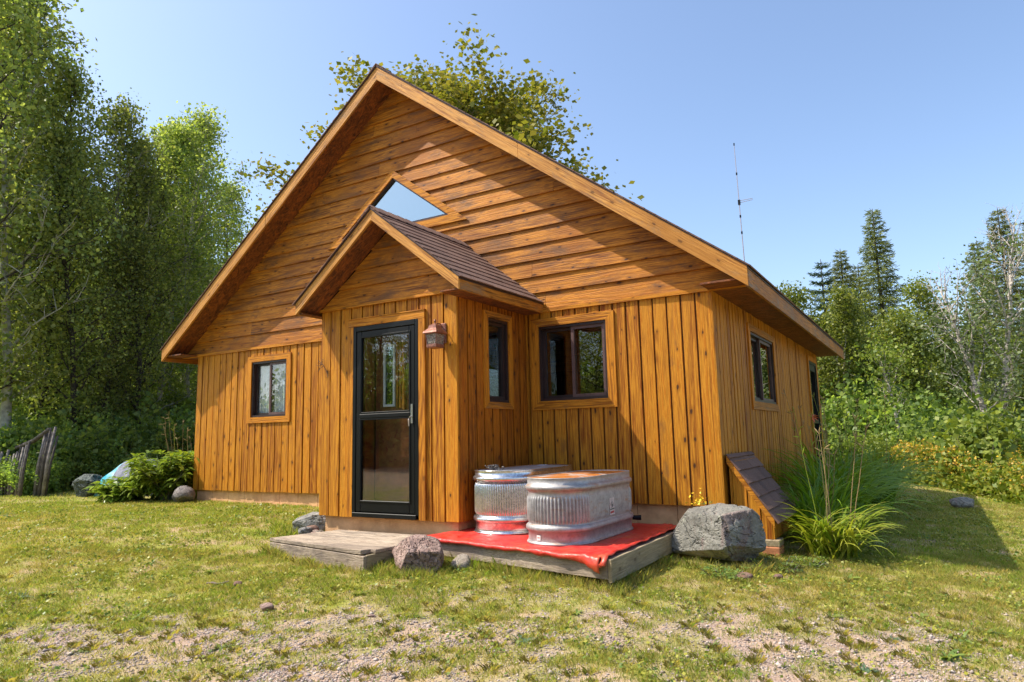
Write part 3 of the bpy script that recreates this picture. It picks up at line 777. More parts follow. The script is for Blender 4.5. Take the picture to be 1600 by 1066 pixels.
def galv(name, old):
    t = NT(name); v = t.obj(); n = t.noise(v, 14, 6, .75); vo = t.node('ShaderNodeTexVoronoi', {'Vector': v, 'Scale': 60.0}); sp = t.node('ShaderNodeSeparateColor', {0: vo.outputs['Color']}).outputs[0]
    n3 = t.noise(t.obj((1, 1, 6)), 4, 5, .7)
    if old:
        col = t.ramp(n, [(.3, (.22, .21, .215)), (.72, (.50, .49, .48)), (.5, (.36, .345, .35))])
        col = t.mix(t.math('MULTIPLY', t.rampf(sp, 0, 1), .30), col, (.50, .48, .47))
        col = t.mix(t.math('MULTIPLY', t.rampf(n3, .56, .70), .7), col, (.36, .20, .10))
        ro = t.rampf(n, -.2, 1.1); me = .55; ro = t.math('ADD', t.math('MULTIPLY', n, .3), .38)
    else:
        col = t.mix(t.rampf(sp, 0, 1), (.56, .57, .58), (.80, .80, .80)); ro = t.math('ADD', t.math('MULTIPLY', n, .22), .12); me = .95
        col = t.mix(t.math('MULTIPLY', t.rampf(n, .5, .8), .4), col, (.42, .40, .38))
    t.B(Base_Color=col, Roughness=ro, Metallic=me, Normal=t.bump(n, .15, .01)); return t.m
gold_, gnew = galv('dull_galvanized_steel', True), galv('bright_galvanized_steel', False)
def lid_mat(name, rust):
    t = NT(name); n = t.noise(t.obj(), 2.6, 6, .65, .8); n2 = t.noise(t.obj(), 18, 5, .7)
    col = t.ramp(n2, [(.3, (.36, .36, .36)), (.7, (.60, .60, .60))])
    if rust:
        ru = t.ramp(n2, [(.3, (.38, .10, .015)), (.7, (.70, .26, .04))]); col = t.mix(t.rampf(n, .40, .47), t.mix(.3, col, (.72, .62, .52)), ru)
    t.B(Base_Color=col, Roughness=.5, Metallic=.3); return t.m

def tank(name, cx, y0, y1, r, H, prof, mat, lidm, nfl, label):
    root = empty(name, (cx, (y0 + y1) / 2, DZ + .018)); hl_ = (y1 - y0) / 2 - r
    tag(root, label, 'tank', 'galvanized stock tanks on the red tarp')
    loop = []; na = 300; nsd = 110
    for i in range(nsd): loop.append(((r, -hl_ + 2 * hl_ * i / nsd), (1, 0)))
    for i in range(na): a = math.pi * i / na; loop.append(((r * math.cos(a), hl_ + r * math.sin(a)), (math.cos(a), math.sin(a))))
    for i in range(nsd): loop.append(((-r, hl_ - 2 * hl_ * i / nsd), (-1, 0)))
    for i in range(na): a = math.pi + math.pi * i / na; loop.append(((r * math.cos(a), -hl_ + r * math.sin(a)), (math.cos(a), math.sin(a))))
    n = len(loop); V = []; acc = 0
    per = 2 * math.pi * r + 4 * hl_
    s_of = []; prev = None
    for (p, nn) in loop:
        if prev: acc += math.hypot(p[0] - prev[0], p[1] - prev[1])
        s_of.append(acc); prev = p
    for (z, off, fl) in prof:
        for (p, nn), s in zip(loop, s_of):
            o_ = off + fl * .010 * (abs(math.sin(s / per * math.pi * nfl)) * 2 - 1) * (1.0 if abs(nn[0]) < .995 else .35)
            V.append((p[0] + nn[0] * o_, p[1] + nn[1] * o_, z))
    F = [(j * n + i, j * n + (i + 1) % n, (j + 1) * n + (i + 1) % n, (j + 1) * n + i) for j in range(len(prof) - 1) for i in range(n)]
    fastmesh('body', V, F, mat, root, True)
    pl = [(p[0] - nn[0] * .006, p[1] - nn[1] * .006) for p, nn in loop]
    cx_, cy2 = 0, 0; Vb = [(x, y, H - .012 + .004 * float(fbm(np.array(x * 4 + 9), np.array(y * 4 + 9), 4, 2))) for x, y in pl]
    m = MB(); m.add(Vb, [tuple(range(n))]); m.build('lid', lidm, root)
    return root, loop
def profile(H, up, lo, fl0, fl1):
    p = [(H - .012, -.012, 0), (H - .003, -.006, 0), (H, -.001, 0), (H - .004, .003, 0), (H - .010, .0, 0)]
    def bead(zc, h, d): return [(zc + h * math.cos(a), d * math.sin(a) ** 1.0, 0) for a in [math.pi * k / 8 for k in range(9)]]
    p += bead(up, .024, .020) + [(up - .05, -.004, 0)]
    p += [(fl1 + .012, -.004, 0), (fl1, -.001, .3), (fl1 - .02, .0, 1), ((fl0 + fl1) / 2, .0, 1), (fl0 + .02, .0, 1), (fl0, -.001, .3), (fl0 - .012, -.004, 0)]
    p += bead(lo, .028, .022) + [(.032, .001, 0)]
    p += [(.022, .004, 0), (.018, .012, 0), (.010, .016, 0), (.002, .012, 0), (.0, .002, 0)]
    return p
T2, lp = tank('stock_tank', 7.59, -1.87, -.44, .292, .560, profile(.560, .475, .135, .185, .395), gold_, lid_mat('rusty_tank_bottom', True), 110, 'dull galvanized stock tank with rusty orange top and white label, nearer the deck corner')
T1, _ = tank('stock_tank', 6.78, -1.49, -.10, .315, .600, profile(.600, .520, .135, .185, .465), gnew, lid_mat('clean_tank_bottom', False), 150, 'shiny galvanized stock tank nearer the porch, small dark clump on its top')
# stickers: white label with emblem on the long side, small one at the base
def sticker(parent, y, z, w_, h_, parts, name):
    base = MB().add([(.2945, y - w_ / 2, z - h_ / 2), (.2945, y + w_ / 2, z - h_ / 2), (.2945, y + w_ / 2, z + h_ / 2), (.2945, y - w_ / 2, z + h_ / 2)], [(0, 1, 2, 3)])
    o = base.build(name, plain('label_paper', (.62, .55, .52), .6, noise=.2, nscale=40), parent)
    for (mm, items) in parts:
        m = MB()
        for k, (a, b, c, d) in enumerate(items): m.add([(.2955, y + w_ * (a - .5), z + h_ * (c - .5)), (.2955, y + w_ * (b - .5), z + h_ * (c - .5)), (.2955, y + w_ * (b - .5), z + h_ * (d - .5)), (.2955, y + w_ * (a - .5), z + h_ * (d - .5))], [(0, 1, 2, 3)])
        m.build('print', mm, o)
    return o
green, redp, dk = plain('label_green', (.05, .10, .07), .6), plain('label_red', (.45, .03, .03), .6), plain('label_dark', (.06, .07, .08), .6)
em = []
for k in range(9):
    a0 = math.pi * k / 9; em.append((.5 + .30 * math.cos(a0) - .04, .5 + .30 * math.cos(a0) + .04, .48 + .24 * math.sin(a0), .53 + .24 * math.sin(a0)))
em += [(.44, .56, .50, .66), (.36, .42, .46, .60), (.58, .64, .46, .60), (.30, .70, .43, .46)]
sticker(T2, .02, .268, .115, .150, [(dk, em), (green, [(.08, .34, .29, .36), (.37, .62, .30, .37), (.65, .92, .31, .38)]), (redp, [(.15, .33, .08, .20), (.36, .56, .09, .21), (.59, .82, .10, .22)])], 'label_sticker')
# small white sticker on the rounded end near the base
a = math.pi * 1.42; hl_ = (1.43 / 2 - .292)
V = []
for k in range(5):
    aa = a + (k - 2) * .036
    for z in (.040, .082): V.append((.2985 * math.cos(aa), -hl_ + .2985 * math.sin(aa), z))
MB().add(V, [(2 * k, 2 * k + 2, 2 * k + 3, 2 * k + 1) for k in range(4)]).build('base_sticker', M_['white'], T2)
V = []
for k in range(4):
    aa = a + (k - 1.5) * .030
    for z in (.058, .070): V.append((.2995 * math.cos(aa), -hl_ + .2995 * math.sin(aa), z))
MB().add(V, [(2 * k, 2 * k + 2, 2 * k + 3, 2 * k + 1) for k in range(3)]).build('print', plain('label_pink', (.62, .28, .26), .6), T2)
# drain plug at far end of tank 2
MB().tube([(.25, hl_ + .19, .10), (.33, hl_ + .22, .10)], [.022, .026], 10).build('drain_plug', M_['black'], T2)
# clump of chain on tank 1
cl = MB(); rr = random.Random(3)
for k in range(26):
    c_ = Vector((rr.gauss(0, .045), rr.gauss(0, .030), .012 + rr.random() * .035)); ax_ = Vector((rr.uniform(-1, 1), rr.uniform(-1, 1), rr.uniform(-1, 1))).normalized(); b_ = ax_.orthogonal().normalized(); c2 = ax_.cross(b_)
    cl.tube([c_ + b_ * .016 * math.cos(q) + c2 * .011 * math.sin(q) for q in [2 * math.pi * i / 8 for i in range(9)]], .0042, 5)
ch = cl.build('chain_clump', plain('tarnished_metal', (.12, .11, .11), .4, .6, .6, 60), None, loc=(6.74, -1.32, DZ + .018 + .594)); tag(ch, 'small tangled clump of dark chain lying on the shiny tank', 'chain')

# ------------------------------------------------------------------ rocks
def rock_mat(name, a, b, c, vein=(.25, .14, .12), ns=3, sharp=.5):
    t = NT(name); v = t.obj(); n = t.noise(v, ns, 6, .7, .6); n2 = t.noise(v, ns * 9, 6, .8); n3 = t.noise(t.obj((3, 1, 1)), ns * .8, 4, .6, 1.2)
    col = t.ramp(n, [(.3, a), (.7, c), (.5, b)]); col = t.mix(t.math('MULTIPLY', t.rampf(n3, .54, .62), sharp), col, vein)
    col = t.mix(t.rampf(n2, .3, .75), t.mix(.5, col, (.03, .03, .03)), col)
    cr = t.math('ABSOLUTE', t.math('SUBTRACT', t.noise(t.obj((1, 1, 1.6)), ns * .9, 3, .5, 1.5), .5))
    crack = t.rampf(cr, .012, .0)
    col = t.mix(t.math('MULTIPLY', crack, .4), col, (.05, .04, .035))
    li = t.noise(v, ns * 3.3, 5, .75)
    col = t.mix(t.math('MULTIPLY', t.rampf(li, .60, .66), .55), col, (.42, .43, .34)); col = t.mix(t.math('MULTIPLY', t.rampf(li, .36, .30), .5), col, (.10, .095, .08))
    t.B(Base_Color=col, Roughness=.85, Normal=t.bump(t.math('SUBTRACT', t.math('ADD', n2, n), t.math('MULTIPLY', crack, 1.2)), .9, .02)); return t.m
def rock(name, loc, size, seed, mat, label, group=None, planes=None, rough=.03, npl=16, sub=5, rz=0, cat='rock', sink=.1, tilt=(0, 0)):
    bm = bmesh.new(); bmesh.ops.create_icosphere(bm, subdivisions=sub, radius=1)
    m = bpy.data.meshes.new(name); bm.to_mesh(m); bm.free()
    n = len(m.vertices); co = np.empty(n * 3); m.vertices.foreach_get('co', co); co = co.reshape(-1, 3)
    rs = np.random.RandomState(seed)
    pl = rs.normal(size=(npl, 3)); pl /= np.linalg.norm(pl, axis=1)[:, None]; h = rs.uniform(.68, 1.0, npl)
    if planes: pp = np.array([q[:3] for q in planes], float); pp /= np.linalg.norm(pp, axis=1)[:, None]; pl = np.vstack([pl, pp]); h = np.concatenate([h, [q[3] for q in planes]])
    dt = co @ pl.T; rad = np.where(dt > .05, h / np.maximum(dt, .05), 9); rr_ = np.minimum(rad.min(1), 1.12)
    d = fbm(co[:, 0] * 2.5 + 20 + seed, co[:, 1] * 2.5 + co[:, 2] * 3.1 + 20, seed, 5) - .5; d2 = np.abs(fbm(co[:, 0] * 7 + co[:, 2] * 2 + 20 + seed, co[:, 1] * 7 + 30, seed + 3, 4) - .5)
    rr_ = rr_ * (1 + rough * 2 * d - rough * 1.2 * np.exp(-d2 * 40))
    P_ = co * rr_[:, None] * np.array(size) / 2
    m.vertices.foreach_set('co', P_.astype(np.float32).ravel()); m.update()
    z = float(hf(loc[0], loc[1])) if len(loc) < 3 else loc[2]
    o = link(name, m, mat, None, False, (loc[0], loc[1], z + size[2] * (.5 - sink))); o.rotation_euler = (R(tilt[0]), R(tilt[1]), rz)
    o.data.polygons.foreach_set('use_smooth', [sub < 5] * len(m.polygons))
    tag(o, label, cat, group); return o
grey = rock_mat('grey_boulder_stone', (.16, .155, .13), (.30, .29, .25), (.46, .44, .38), (.27, .17, .16), 2.4, .6)
pink = rock_mat('pink_granite', (.26, .15, .12), (.50, .31, .26), (.70, .50, .42), (.26, .15, .13), 5, .4)
tan = rock_mat('tan_stone', (.30, .24, .18), (.50, .42, .34), (.62, .54, .45), (.40, .30, .24), 6, .3)
gneiss = rock_mat('banded_grey_gneiss', (.12, .12, .12), (.36, .36, .35), (.62, .60, .56), (.30, .32, .26), 6, .5)
rust_ = rock_mat('red_brown_stone', (.22, .10, .06), (.40, .20, .13), (.52, .32, .24), (.2, .1, .08), 8, .4)
rock('boulder', (8.66, -.62, -.46), (.93, .66, .60), 12, grey, 'large grey angular boulder beside the low deck and cellar hatch', planes=[(.05, -.12, 1, .74), (1, -.10, .10, .70), (.1, -1, .10, .66), (-.8, -.5, .45, .80), (.25, -.5, -.85, .70), (.9, -.2, -.6, .74), (-.55, .1, .85, .86), (0, 1, .2, .8)], rough=.05, rz=-.45, npl=4, sink=.04, cat='boulder', sub=6)
rock('rock', (6.45, -2.22, -.44), (.62, .42, .42), 5, pink, 'rough pink granite rock leaning at the right end of the timber step', planes=[(.75, -.2, .8, .70), (-.65, -.2, .75, .62), (-.1, -1, .30, .66), (.15, -.8, .8, .72), (1, -.3, -.1, .72)], rough=.09, npl=8, sink=.1, rz=-.5, sub=6)
rock('rock', (6.78, -1.98, -.43), (.24, .18, .17), 8, tan, 'small smooth tan stone between the pink rock and the low deck', rough=.03, npl=8, sub=4, sink=.15, rz=-.4)
rock('rock', (4.12, -1.27, -.33), (.62, .36, .30), 22, gneiss, 'long banded grey rock lying beside the left porch corner', planes=[(0, -.3, 1, .62)], rough=.08, npl=14, rz=.1, tilt=(0, -14))
rock('rock', (4.28, -1.02, -.16), (.27, .20, .20), 9, pink, 'pale pink rock resting on top of the rock heap at the porch corner', rough=.05, npl=10, sub=4, tilt=(0, -25))
rock('rock', (.12, -.28), (.36, .30, .28), 33, rock_mat('mottled_field_stone', (.14, .13, .12), (.30, .26, .25), (.46, .40, .38), (.16, .14, .15), 7, .5), 'round mottled grey stone at the far left corner of the cabin', rough=.03, npl=6, sub=4)
rr = random.Random(11); heap = []
for k in range(16):
    x = 4.38 + rr.random() * .42; y = -1.47 - rr.random() * .22 + (x - 4.4) * .02; s = rr.uniform(.05, .12)
    rock('rock', (x, y, -.31 + rr.random() * .06 - (x - 4.4) * .12), (s * 1.4, s, s * .8), 40 + k, rr.choice([rust_, tan, gneiss, pink]), 'stone', 'loose stones heaped at the porch corner', rough=.05, npl=10, sub=3, rz=rr.random() * 3, sink=.2); heap.append(bpy.context.scene.collection.objects[-1])
for k, (px, py, s) in enumerate(((9.02, -1.15, .10), (9.25, -.95, .07), (5.35, -3.2, .07), (6.15, -3.55, .09), (7.0, -3.35, .035), (9.6, -2.1, .035), (10.2, -1.5, .03), (10.75, 6.3, .3))):
    rock('rock', (px, py), (s * 1.5, s, s * .6), 70 + k, rr.choice([rust_, tan, pink]) if k < 7 else grey, ['flat pinkish stone in the grass just before the grey boulder', 'small stone in the grass right of the grey boulder', 'dark red stone at left in the gravel below the timber step', 'reddish stone in the gravel before the pink rock', 'small pale stone in the patchy grass before the deck', 'small stone in the bare patch right of the boulder', 'little pale stone in the right foreground gravel', 'grey stone at the edge of the flowering meadow in the shade'][k], None, rough=.05, npl=10, sub=3, rz=k)
cn = {'red_brown_stone': 'red brown', 'tan_stone': 'tan', 'banded_grey_gneiss': 'grey', 'pink_granite': 'pink'}
OR_ = 'first second third fourth fifth sixth seventh eighth ninth tenth eleventh twelfth thirteenth fourteenth fifteenth sixteenth'.split()
for k, o in enumerate(sorted(heap, key=lambda o: camside(o.location.x, o.location.y))): o['label'] = 'fist sized %s stone, %s from the left in the heap against the porch corner' % (cn[o.data.materials[0].name], OR_[k])
# twig
tw = MB().tube([(-.13, 0, .012), (-.06, .01, .02), (.0, .0, .018), (.06, .012, .026), (.12, .035, .045)], [.006, .010, .009, .007, .003], 6)
tx, ty = 5.15, -3.25
o = tw.build('twig', plain('dry_bark', (.16, .12, .10), .9, noise=.3, nscale=30), None, loc=(tx, ty, float(hf(tx, ty)))); tag(o, 'short dry grey twig lying on the gravel left of centre', 'twig')

sp = MB().tube([(.10, -.02, -.16), (.07, -.02, -.08), (.02, -.03, 0), (-.05, -.04, .05)], [.003, .004, .004, .002], 5).tube([(.02, -.03, 0), (-.03, -.05, -.02), (-.07, -.05, .0)], [.004, .003, .002], 5).tube([(.03, -.03, -.02), (.0, -.05, -.05), (-.02, -.06, -.09)], [.003, .003, .002], 5).tube([(.0, -.03, .02), (.03, -.05, .05)], [.003, .002], 5)
for k in range(14): q = random.Random(k); c0 = Vector((q.uniform(-.05, .05), -.04, q.uniform(-.06, .05))); sp.tube([c0, c0 + Vector((q.uniform(-.04, .04), q.uniform(-.02, .01), q.uniform(-.04, .04)))], [.0025, .001], 4)
o = sp.build('dry_sprig', plain('dry_sprig_wood', (.10, .07, .05), .9, noise=.4, nscale=40), None, loc=(PX0 + .02, -P - .03, 1.62)); tag(o, 'small dry dark sprig caught on the siding at the left porch corner', 'sprig')
# ------------------------------------------------------------------ vegetation helpers
def gp(px, d):
    """ground point d metres ahead of the viewpoint, towards photo column px"""
    s = (px - 800) / 1069.6 * d
    x = CAM[0] + cy_ * s + sy_ * d; y = CAM[1] - sy_ * s + cy_ * d
    return (x, y, float(hf(x, y)))
def unit(v): return v / np.maximum(np.linalg.norm(v, axis=-1, keepdims=True), 1e-9)
def leaf_quads(cen, size, rs, up=.35, aspect=1.25, fold=0):
    """one rhombic leaf per centre; returns verts, faces"""
    n = len(cen); nr = unit(rs.normal(size=(n, 3)) + np.array([0, 0, up])); a = unit(np.cross(nr, rs.normal(size=(n, 3)))); b = np.cross(nr, a)
    s = (size * rs.uniform(.45, 1.45, n))[:, None] * .5 if np.isscalar(size) else (size * rs.uniform(.65, 1.3, n))[:, None] * .5
    v = np.stack([cen - a * s * aspect, cen - b * s + a * s * .15, cen + a * s * aspect, cen + b * s + a * s * .15], 1).reshape(-1, 3)
    return v, np.arange(4 * n).reshape(-1, 4)
def curve(p, d, L, n, rs, bend=.25, lift=.1, wob=.12):
    pts = [np.array(p, float)]; d = np.array(d, float)
    for i in range(n):
        d = unit(d + rs.normal(size=3) * wob + np.array([0, 0, lift])); pts.append(pts[-1] + d * L / n)
    return pts
bark_d = plain('dark_bark', (.055, .045, .035), .9, noise=.5, nscale=12, bump=.5)
bark_g = plain('grey_green_bark', (.20, .19, .14), .85, noise=.35, nscale=9, bump=.3)
def birch_bark():
    t = NT('white_birch_bark'); n = t.noise(t.obj((2, 2, 9)), 2.2, 5, .7)
    t.B(Base_Color=t.ramp(n, [(.38, (.05, .04, .035)), (.55, (.66, .60, .52)), (.46, (.42, .37, .32))]), Roughness=.8); return t.m
bark_w = birch_bark()
def broadleaf(name, seed, h, r, base, nb, leaf, per, lmat, bmat, trunk_r=.11, up=.55, shape=None, stems=1, spread=.0, lean=(0, 0), sub=6, clump=.26, bare=.0, leafup=.4):
    """tapered trunk(s) with limbs, leaves scattered around twig ends. Returns (trunk mesh obj, crown mesh obj) under an empty"""
    rs = np.random.RandomState(seed); mb = MB(); cen = []
    shape = shape or (lambda t: math.sin(math.pi * min(1, .12 + t * .86)) ** .7)
    for st in range(stems):
        az = 6.28 * st / stems + rs.rand(); ld = np.array([math.cos(az) * spread + lean[0], math.sin(az) * spread + lean[1], 1.0]); hh = h * (1 if st == 0 else rs.uniform(.7, 1))
        tp = curve((0, 0, -.3), ld, hh + .3, 12, rs, lift=.06, wob=.045)
        rad = [trunk_r * (1 - .9 * i / 12) for i in range(13)]; rad[0] *= 1.35
        mb.tube(tp, rad, 7)
        T = np.array(tp)
        for i in range(nb // stems):
            t = base + (1 - base) * ((i + rs.rand()) / (nb // stems)) ** .9
            k = t * 12; k0 = min(11, int(k)); p = T[k0] * (1 - (k - k0)) + T[k0 + 1] * (k - k0)
            tt = (t - base) / (1 - base); L = r * shape(tt) * rs.uniform(.6, 1.15); a = 2.4 * i + rs.rand() * .9
            el = up + .5 * tt + rs.normal() * .12
            d = np.array([math.cos(a) * math.cos(el), math.sin(a) * math.cos(el), math.sin(el)])
            bp = curve(p, d, L, 5, rs, lift=.05, wob=.14)
            br = max(.006, trunk_r * .36 * (1 - t * .6)); mb.tube(bp, [br * (1 - .8 * q / 5) for q in range(6)], 4, cap=False)
            B_ = np.array(bp)
            for q in range(sub):
                u = (.3 + .7 * (q + rs.rand()) / sub) * 5; u0 = min(4, int(u)); sp = B_[u0] * (1 - (u - u0)) + B_[u0 + 1] * (u - u0)
                sd = unit(unit(B_[u0 + 1] - B_[u0]) * .6 + rs.normal(size=3) * .7); SLn = L * .28 * rs.uniform(.6, 1.3) + .15
                sq = curve(sp, sd, SLn, 3, rs, lift=.1, wob=.2)
                mb.tube(sq, [br * .35, br * .28, br * .2, br * .1], 3, cap=False)
                if rs.rand() < bare * (tt ** 2 * 2): continue
                S_ = np.array(sq); m = max(4, int(per * rs.uniform(.5, 1.5))); w_ = rs.rand(m) * 2 + 1; w0 = np.minimum(2, w_.astype(int)); fr = (w_ - w0)[:, None]
                cen.append(S_[w0] * (1 - fr) + S_[w0 + 1] * fr + rs.normal(size=(m, 3)) * clump * np.array([1, 1, .75]))
    cen = np.concatenate(cen); v, f = leaf_quads(cen, leaf, rs, leafup)
    root = empty(name); mb.build('trunk', bmat, root, smooth=True); fastmesh('crown', v, f, lmat, root)
    return root
def spruce(name, seed, h, r, lmat, bmat, n_wh=46, base=.06, dens=1.0, droop=.18, ragged=.25):
    rs = np.random.RandomState(seed); mb = MB(); mb.tube([(0, 0, -.3), (.02, 0, h * .4), (.0, .02, h * .75), (0, 0, h)], [.15, .10, .05, .012], 7)
    P0, P1 = [], []
    for wi in range(n_wh):
        t = base + (1 - base) * (wi / n_wh); z = h * t; nb = rs.randint(4, 7) if t < .93 else 3
        for k in range(nb):
            a = 6.28 * k / nb + rs.rand() * 1.2 + wi; L = (r * (1 - t) ** .8 + .10) * rs.uniform(1 - ragged, 1 + ragged)
            n = 6; d0 = -.1 - droop * (1 - t) + .9 * max(0, t - .75)
            pts = [np.array([math.cos(a) * L * q / n, math.sin(a) * L * q / n, z + L * (d0 * (q / n) + .22 * (q / n) ** 2)]) for q in range(n + 1)]
            mb.tube(pts, [.02 * (1 - t) + .005] * 3 + [.006] * 4, 3, cap=False)
            A = np.array(pts); m = int((26 + 70 * L) * dens); u = (rs.rand(m) ** .8) * n; u0 = np.minimum(n - 1, u.astype(int)); p = A[u0] * (1 - (u - u0))[:, None] + A[u0 + 1] * (u - u0)[:, None]
            side = np.array([-math.sin(a), math.cos(a), 0]); out = np.array([math.cos(a), math.sin(a), 0])
            sg = rs.choice([-1, 1], m)[:, None]; wdt = (.10 + .34 * (u / n) * (1 - .7 * u / n) * L)[:, None]
            q = p + side * sg * wdt * rs.rand(m)[:, None] + rs.normal(size=(m, 3)) * .025
            dr = unit(out * .8 + side * sg * .8 + rs.normal(size=(m, 3)) * .45 + np.array([0, 0, -.15]))
            ln = rs.uniform(.08, .20, m)[:, None]; P0.append(q); P1.append(q + dr * ln)
    A, B_ = np.concatenate(P0), np.concatenate(P1); s = unit(np.cross(B_ - A, rs.normal(size=A.shape))) * .020
    v = np.stack([A - s * .6, A + s * .6, B_ + s * .5, B_ - s * .5], 1).reshape(-1, 3)
    root = empty(name); mb.build('trunk', bmat, root, smooth=True); fastmesh('crown', v, np.arange(len(v)).reshape(-1, 4), lmat, root); return root
def shrub(name, seed, h, r, leaf, n, lmat, bmat, stems=14):
    rs = np.random.RandomState(seed); mb = MB(); cen = []
    for i in range(stems):
        a = rs.rand() * 6.28; rr_ = r * rs.rand() ** .5; d = unit(np.array([math.cos(a) * rr_ / h * .9, math.sin(a) * rr_ / h * .9, 1.]))
        L = h * rs.uniform(.55, 1.05); tp = curve((math.cos(a) * rr_ * .35, math.sin(a) * rr_ * .35, -.1), d, L, 6, rs, lift=.02, wob=.12)
        mb.tube(tp, [.022 * (1 - .8 * q / 6) for q in range(7)], 4, cap=False); T = np.array(tp)
        for c in range(11):
            u = (.15 + .85 * rs.rand()) * 6; u0 = min(5, int(u)); p = T[u0] * (1 - (u - u0)) + T[u0 + 1] * (u - u0) + rs.normal(size=3) * r * .17
            m = n // (stems * 11); cen.append(p + rs.normal(size=(m, 3)) * .16)
    cen = np.concatenate(cen); cen[:, 2] = np.maximum(cen[:, 2], .03); v, f = leaf_quads(cen, leaf, rs, .5)
    root = empty(name); mb.build('stems', bmat, root); fastmesh('foliage', v, f, lmat, root); return root

bark_p = plain('pale_aspen_bark', (.42, .41, .33), .85, noise=.4, nscale=7, bump=.3)
L_asp = leafmat('aspen_leaves', (.16, .24, .07), (.32, .42, .11), .60, c=(.50, .56, .17))
L_dark = leafmat('shade_leaves', (.13, .22, .065), (.26, .40, .095), .6, c=(.42, .54, .13))
L_pop = leafmat('poplar_leaves', (.13, .18, .022), (.26, .30, .04), .5, c=(.42, .38, .08), spec=.2)
L_bir = leafmat('birch_leaves', (.11, .17, .028), (.21, .28, .042), .45, c=(.31, .34, .06))
L_pale = leafmat('pale_birch_leaves', (.11, .16, .06), (.19, .24, .09), .4)
L_spr = leafmat('spruce_needles', (.07, .095, .022), (.15, .18, .038), .3, c=(.24, .26, .07), rough=.6)
L_pin = leafmat('pine_needles', (.04, .09, .04), (.08, .16, .055), .2, rough=.6)

# prototypes -----------------------------------------------------------
def thing(o, label, cat, group=None): tag(o, label, cat, group); return o
aspens = [broadleaf('aspen_tree', 100 + i, 12.2 + .5 * i, 2.5, .16, 54, .084, 27, L_asp, [bark_d, bark_p][i % 2], .13, up=.50, clump=.24, sub=8) for i in range(4)]
birches = [broadleaf('birch_tree', 140 + i, 6.6, 2.5, .10, 66, .075, 64, L_bir, bark_w, .055, up=.75, stems=3, spread=.22, clump=.24, shape=lambda t: (1 - t * .75)) for i in range(2)]
shrubs = [shrub('shrub', 160 + i, 1.9, 1.15, .10, 4200, L_dark, bark_d) for i in range(3)]
lshrub = [shrub('shrub', 170 + i, 1.7, 1.0, .062, 7600, L_bir, bark_g) for i in range(2)]
sprs = [spruce('spruce_tree', 180 + i, 9.6, 1.55, L_spr, bark_d, droop=.3 + .1 * i) for i in range(2)]
used = set(); last = [None]; lefts = []
ORD = 'first second third fourth fifth sixth seventh eighth ninth tenth eleventh twelfth thirteenth fourteenth fifteenth sixteenth seventeenth eighteenth nineteenth twentieth'.split(); ORD += ['twenty-' + q for q in ORD[:9]] + ['thirtieth']
def nth(k): return ORD[k] if k < 20 else ORD[k]
def put(protos, k, px, d, scale=1, rz=0, label=None, group=None, xy=None, cat=None, tilt=None, sz=None):
    o = protos[k % len(protos)]
    if o.name in used: o = copy_tree(o)
    used.add(o.name)
    x, y, z = (xy[0], xy[1], float(hf(*xy))) if xy else gp(px, d)
    o.location = (x, y, z); o.rotation_euler = (tilt[0] if tilt else 0, tilt[1] if tilt else 0, rz); s = scale; o.scale = (s, s, sz or s)
    tag(o, label, cat, group); last[0] = o; return o
rr = random.Random(4)
# left forest edge: (photo column, distance, height factor)
edge = [(-60, 15.5, 1.16), (15, 16.2, 1.10), (70, 18.0, .88), (-20, 18.5, 1.2), (125, 17.5, .78), (165, 19.5, .90), (212, 19.0, .82), (245, 21.5, .93), (100, 21, .86), (290, 24, .84), (190, 23, .98),
        (328, 23.5, .93), (355, 26.5, .94), (45, 22, 1.05), (262, 27, .93), (385, 30, .83), (310, 29, .90), (140, 26, .90), (412, 34, .96), (225, 30, .96), (350, 33, .9), (-90, 20, 1.2), (60, 28, 1.0), (-150, 16.5, 1.1), (440, 38, .9), (280, 35, 1.0), (185, 20.5, .90), (262, 23, .72), (150, 18.2, .60), (300, 22.3, .66)]
names_ = ['tallest aspen at the far left border of the photo', 'tall dark trunked aspen at the left edge of the lawn', 'leafy aspen second from the left in the front row of the wood', 'tall aspen behind the leaning poles']
for i, (px, d, s) in enumerate(edge):
    lab = 'slender green aspen with a dark trunk in the wood left of the cabin'
    put(aspens, i, px, d, s * .93, rr.random() * 6.28, lab, 'aspens of the wood left of the cabin', cat='tree'); lefts.append(bpy.data.objects[-1] if 0 else (px, d, last[0]))
front_ = sorted([q for q in lefts if q[1] < 20]); back_ = sorted([q for q in lefts if q[1] >= 20])
for nm, row_ in (('front', front_), ('back', back_)):
    for k, q in enumerate(row_): q[2]['label'] = ('%s dark trunked aspen from the left in the %s row of the wood' if nm == 'front' else '%s aspen from the left in the %s row, seen over the nearer crowns') % (ORD[k], nm)
rows_ = [[], [], [], []]
# undergrowth along the forest edge
for i in range(64):
    px = -130 + 470 * ((i * .618) % 1); row = i % 4; d = [14.9, 16.0, 18.0, 20.5][row] + rr.uniform(-.4, .6) + max(0, px - 80) * .012
    put(shrubs, i, px, d, [.45, .75, 1.05, 1.25][row] * rr.uniform(.85, 1.15), rr.random() * 6.28, 'dark green bush in the undergrowth below the aspens', 'bushes under the aspens left of the cabin', cat='bush'); rows_[row].append((px, last[0]))
for k_, row_ in enumerate(rows_):
    for k, (q, o) in enumerate(sorted(row_, key=lambda q: q[0])): o['label'] = '%s bush from the left in the %s of the undergrowth below the aspens' % (ORD[k], ['low front line', 'second line', 'third line', 'tall rear line'][k_])
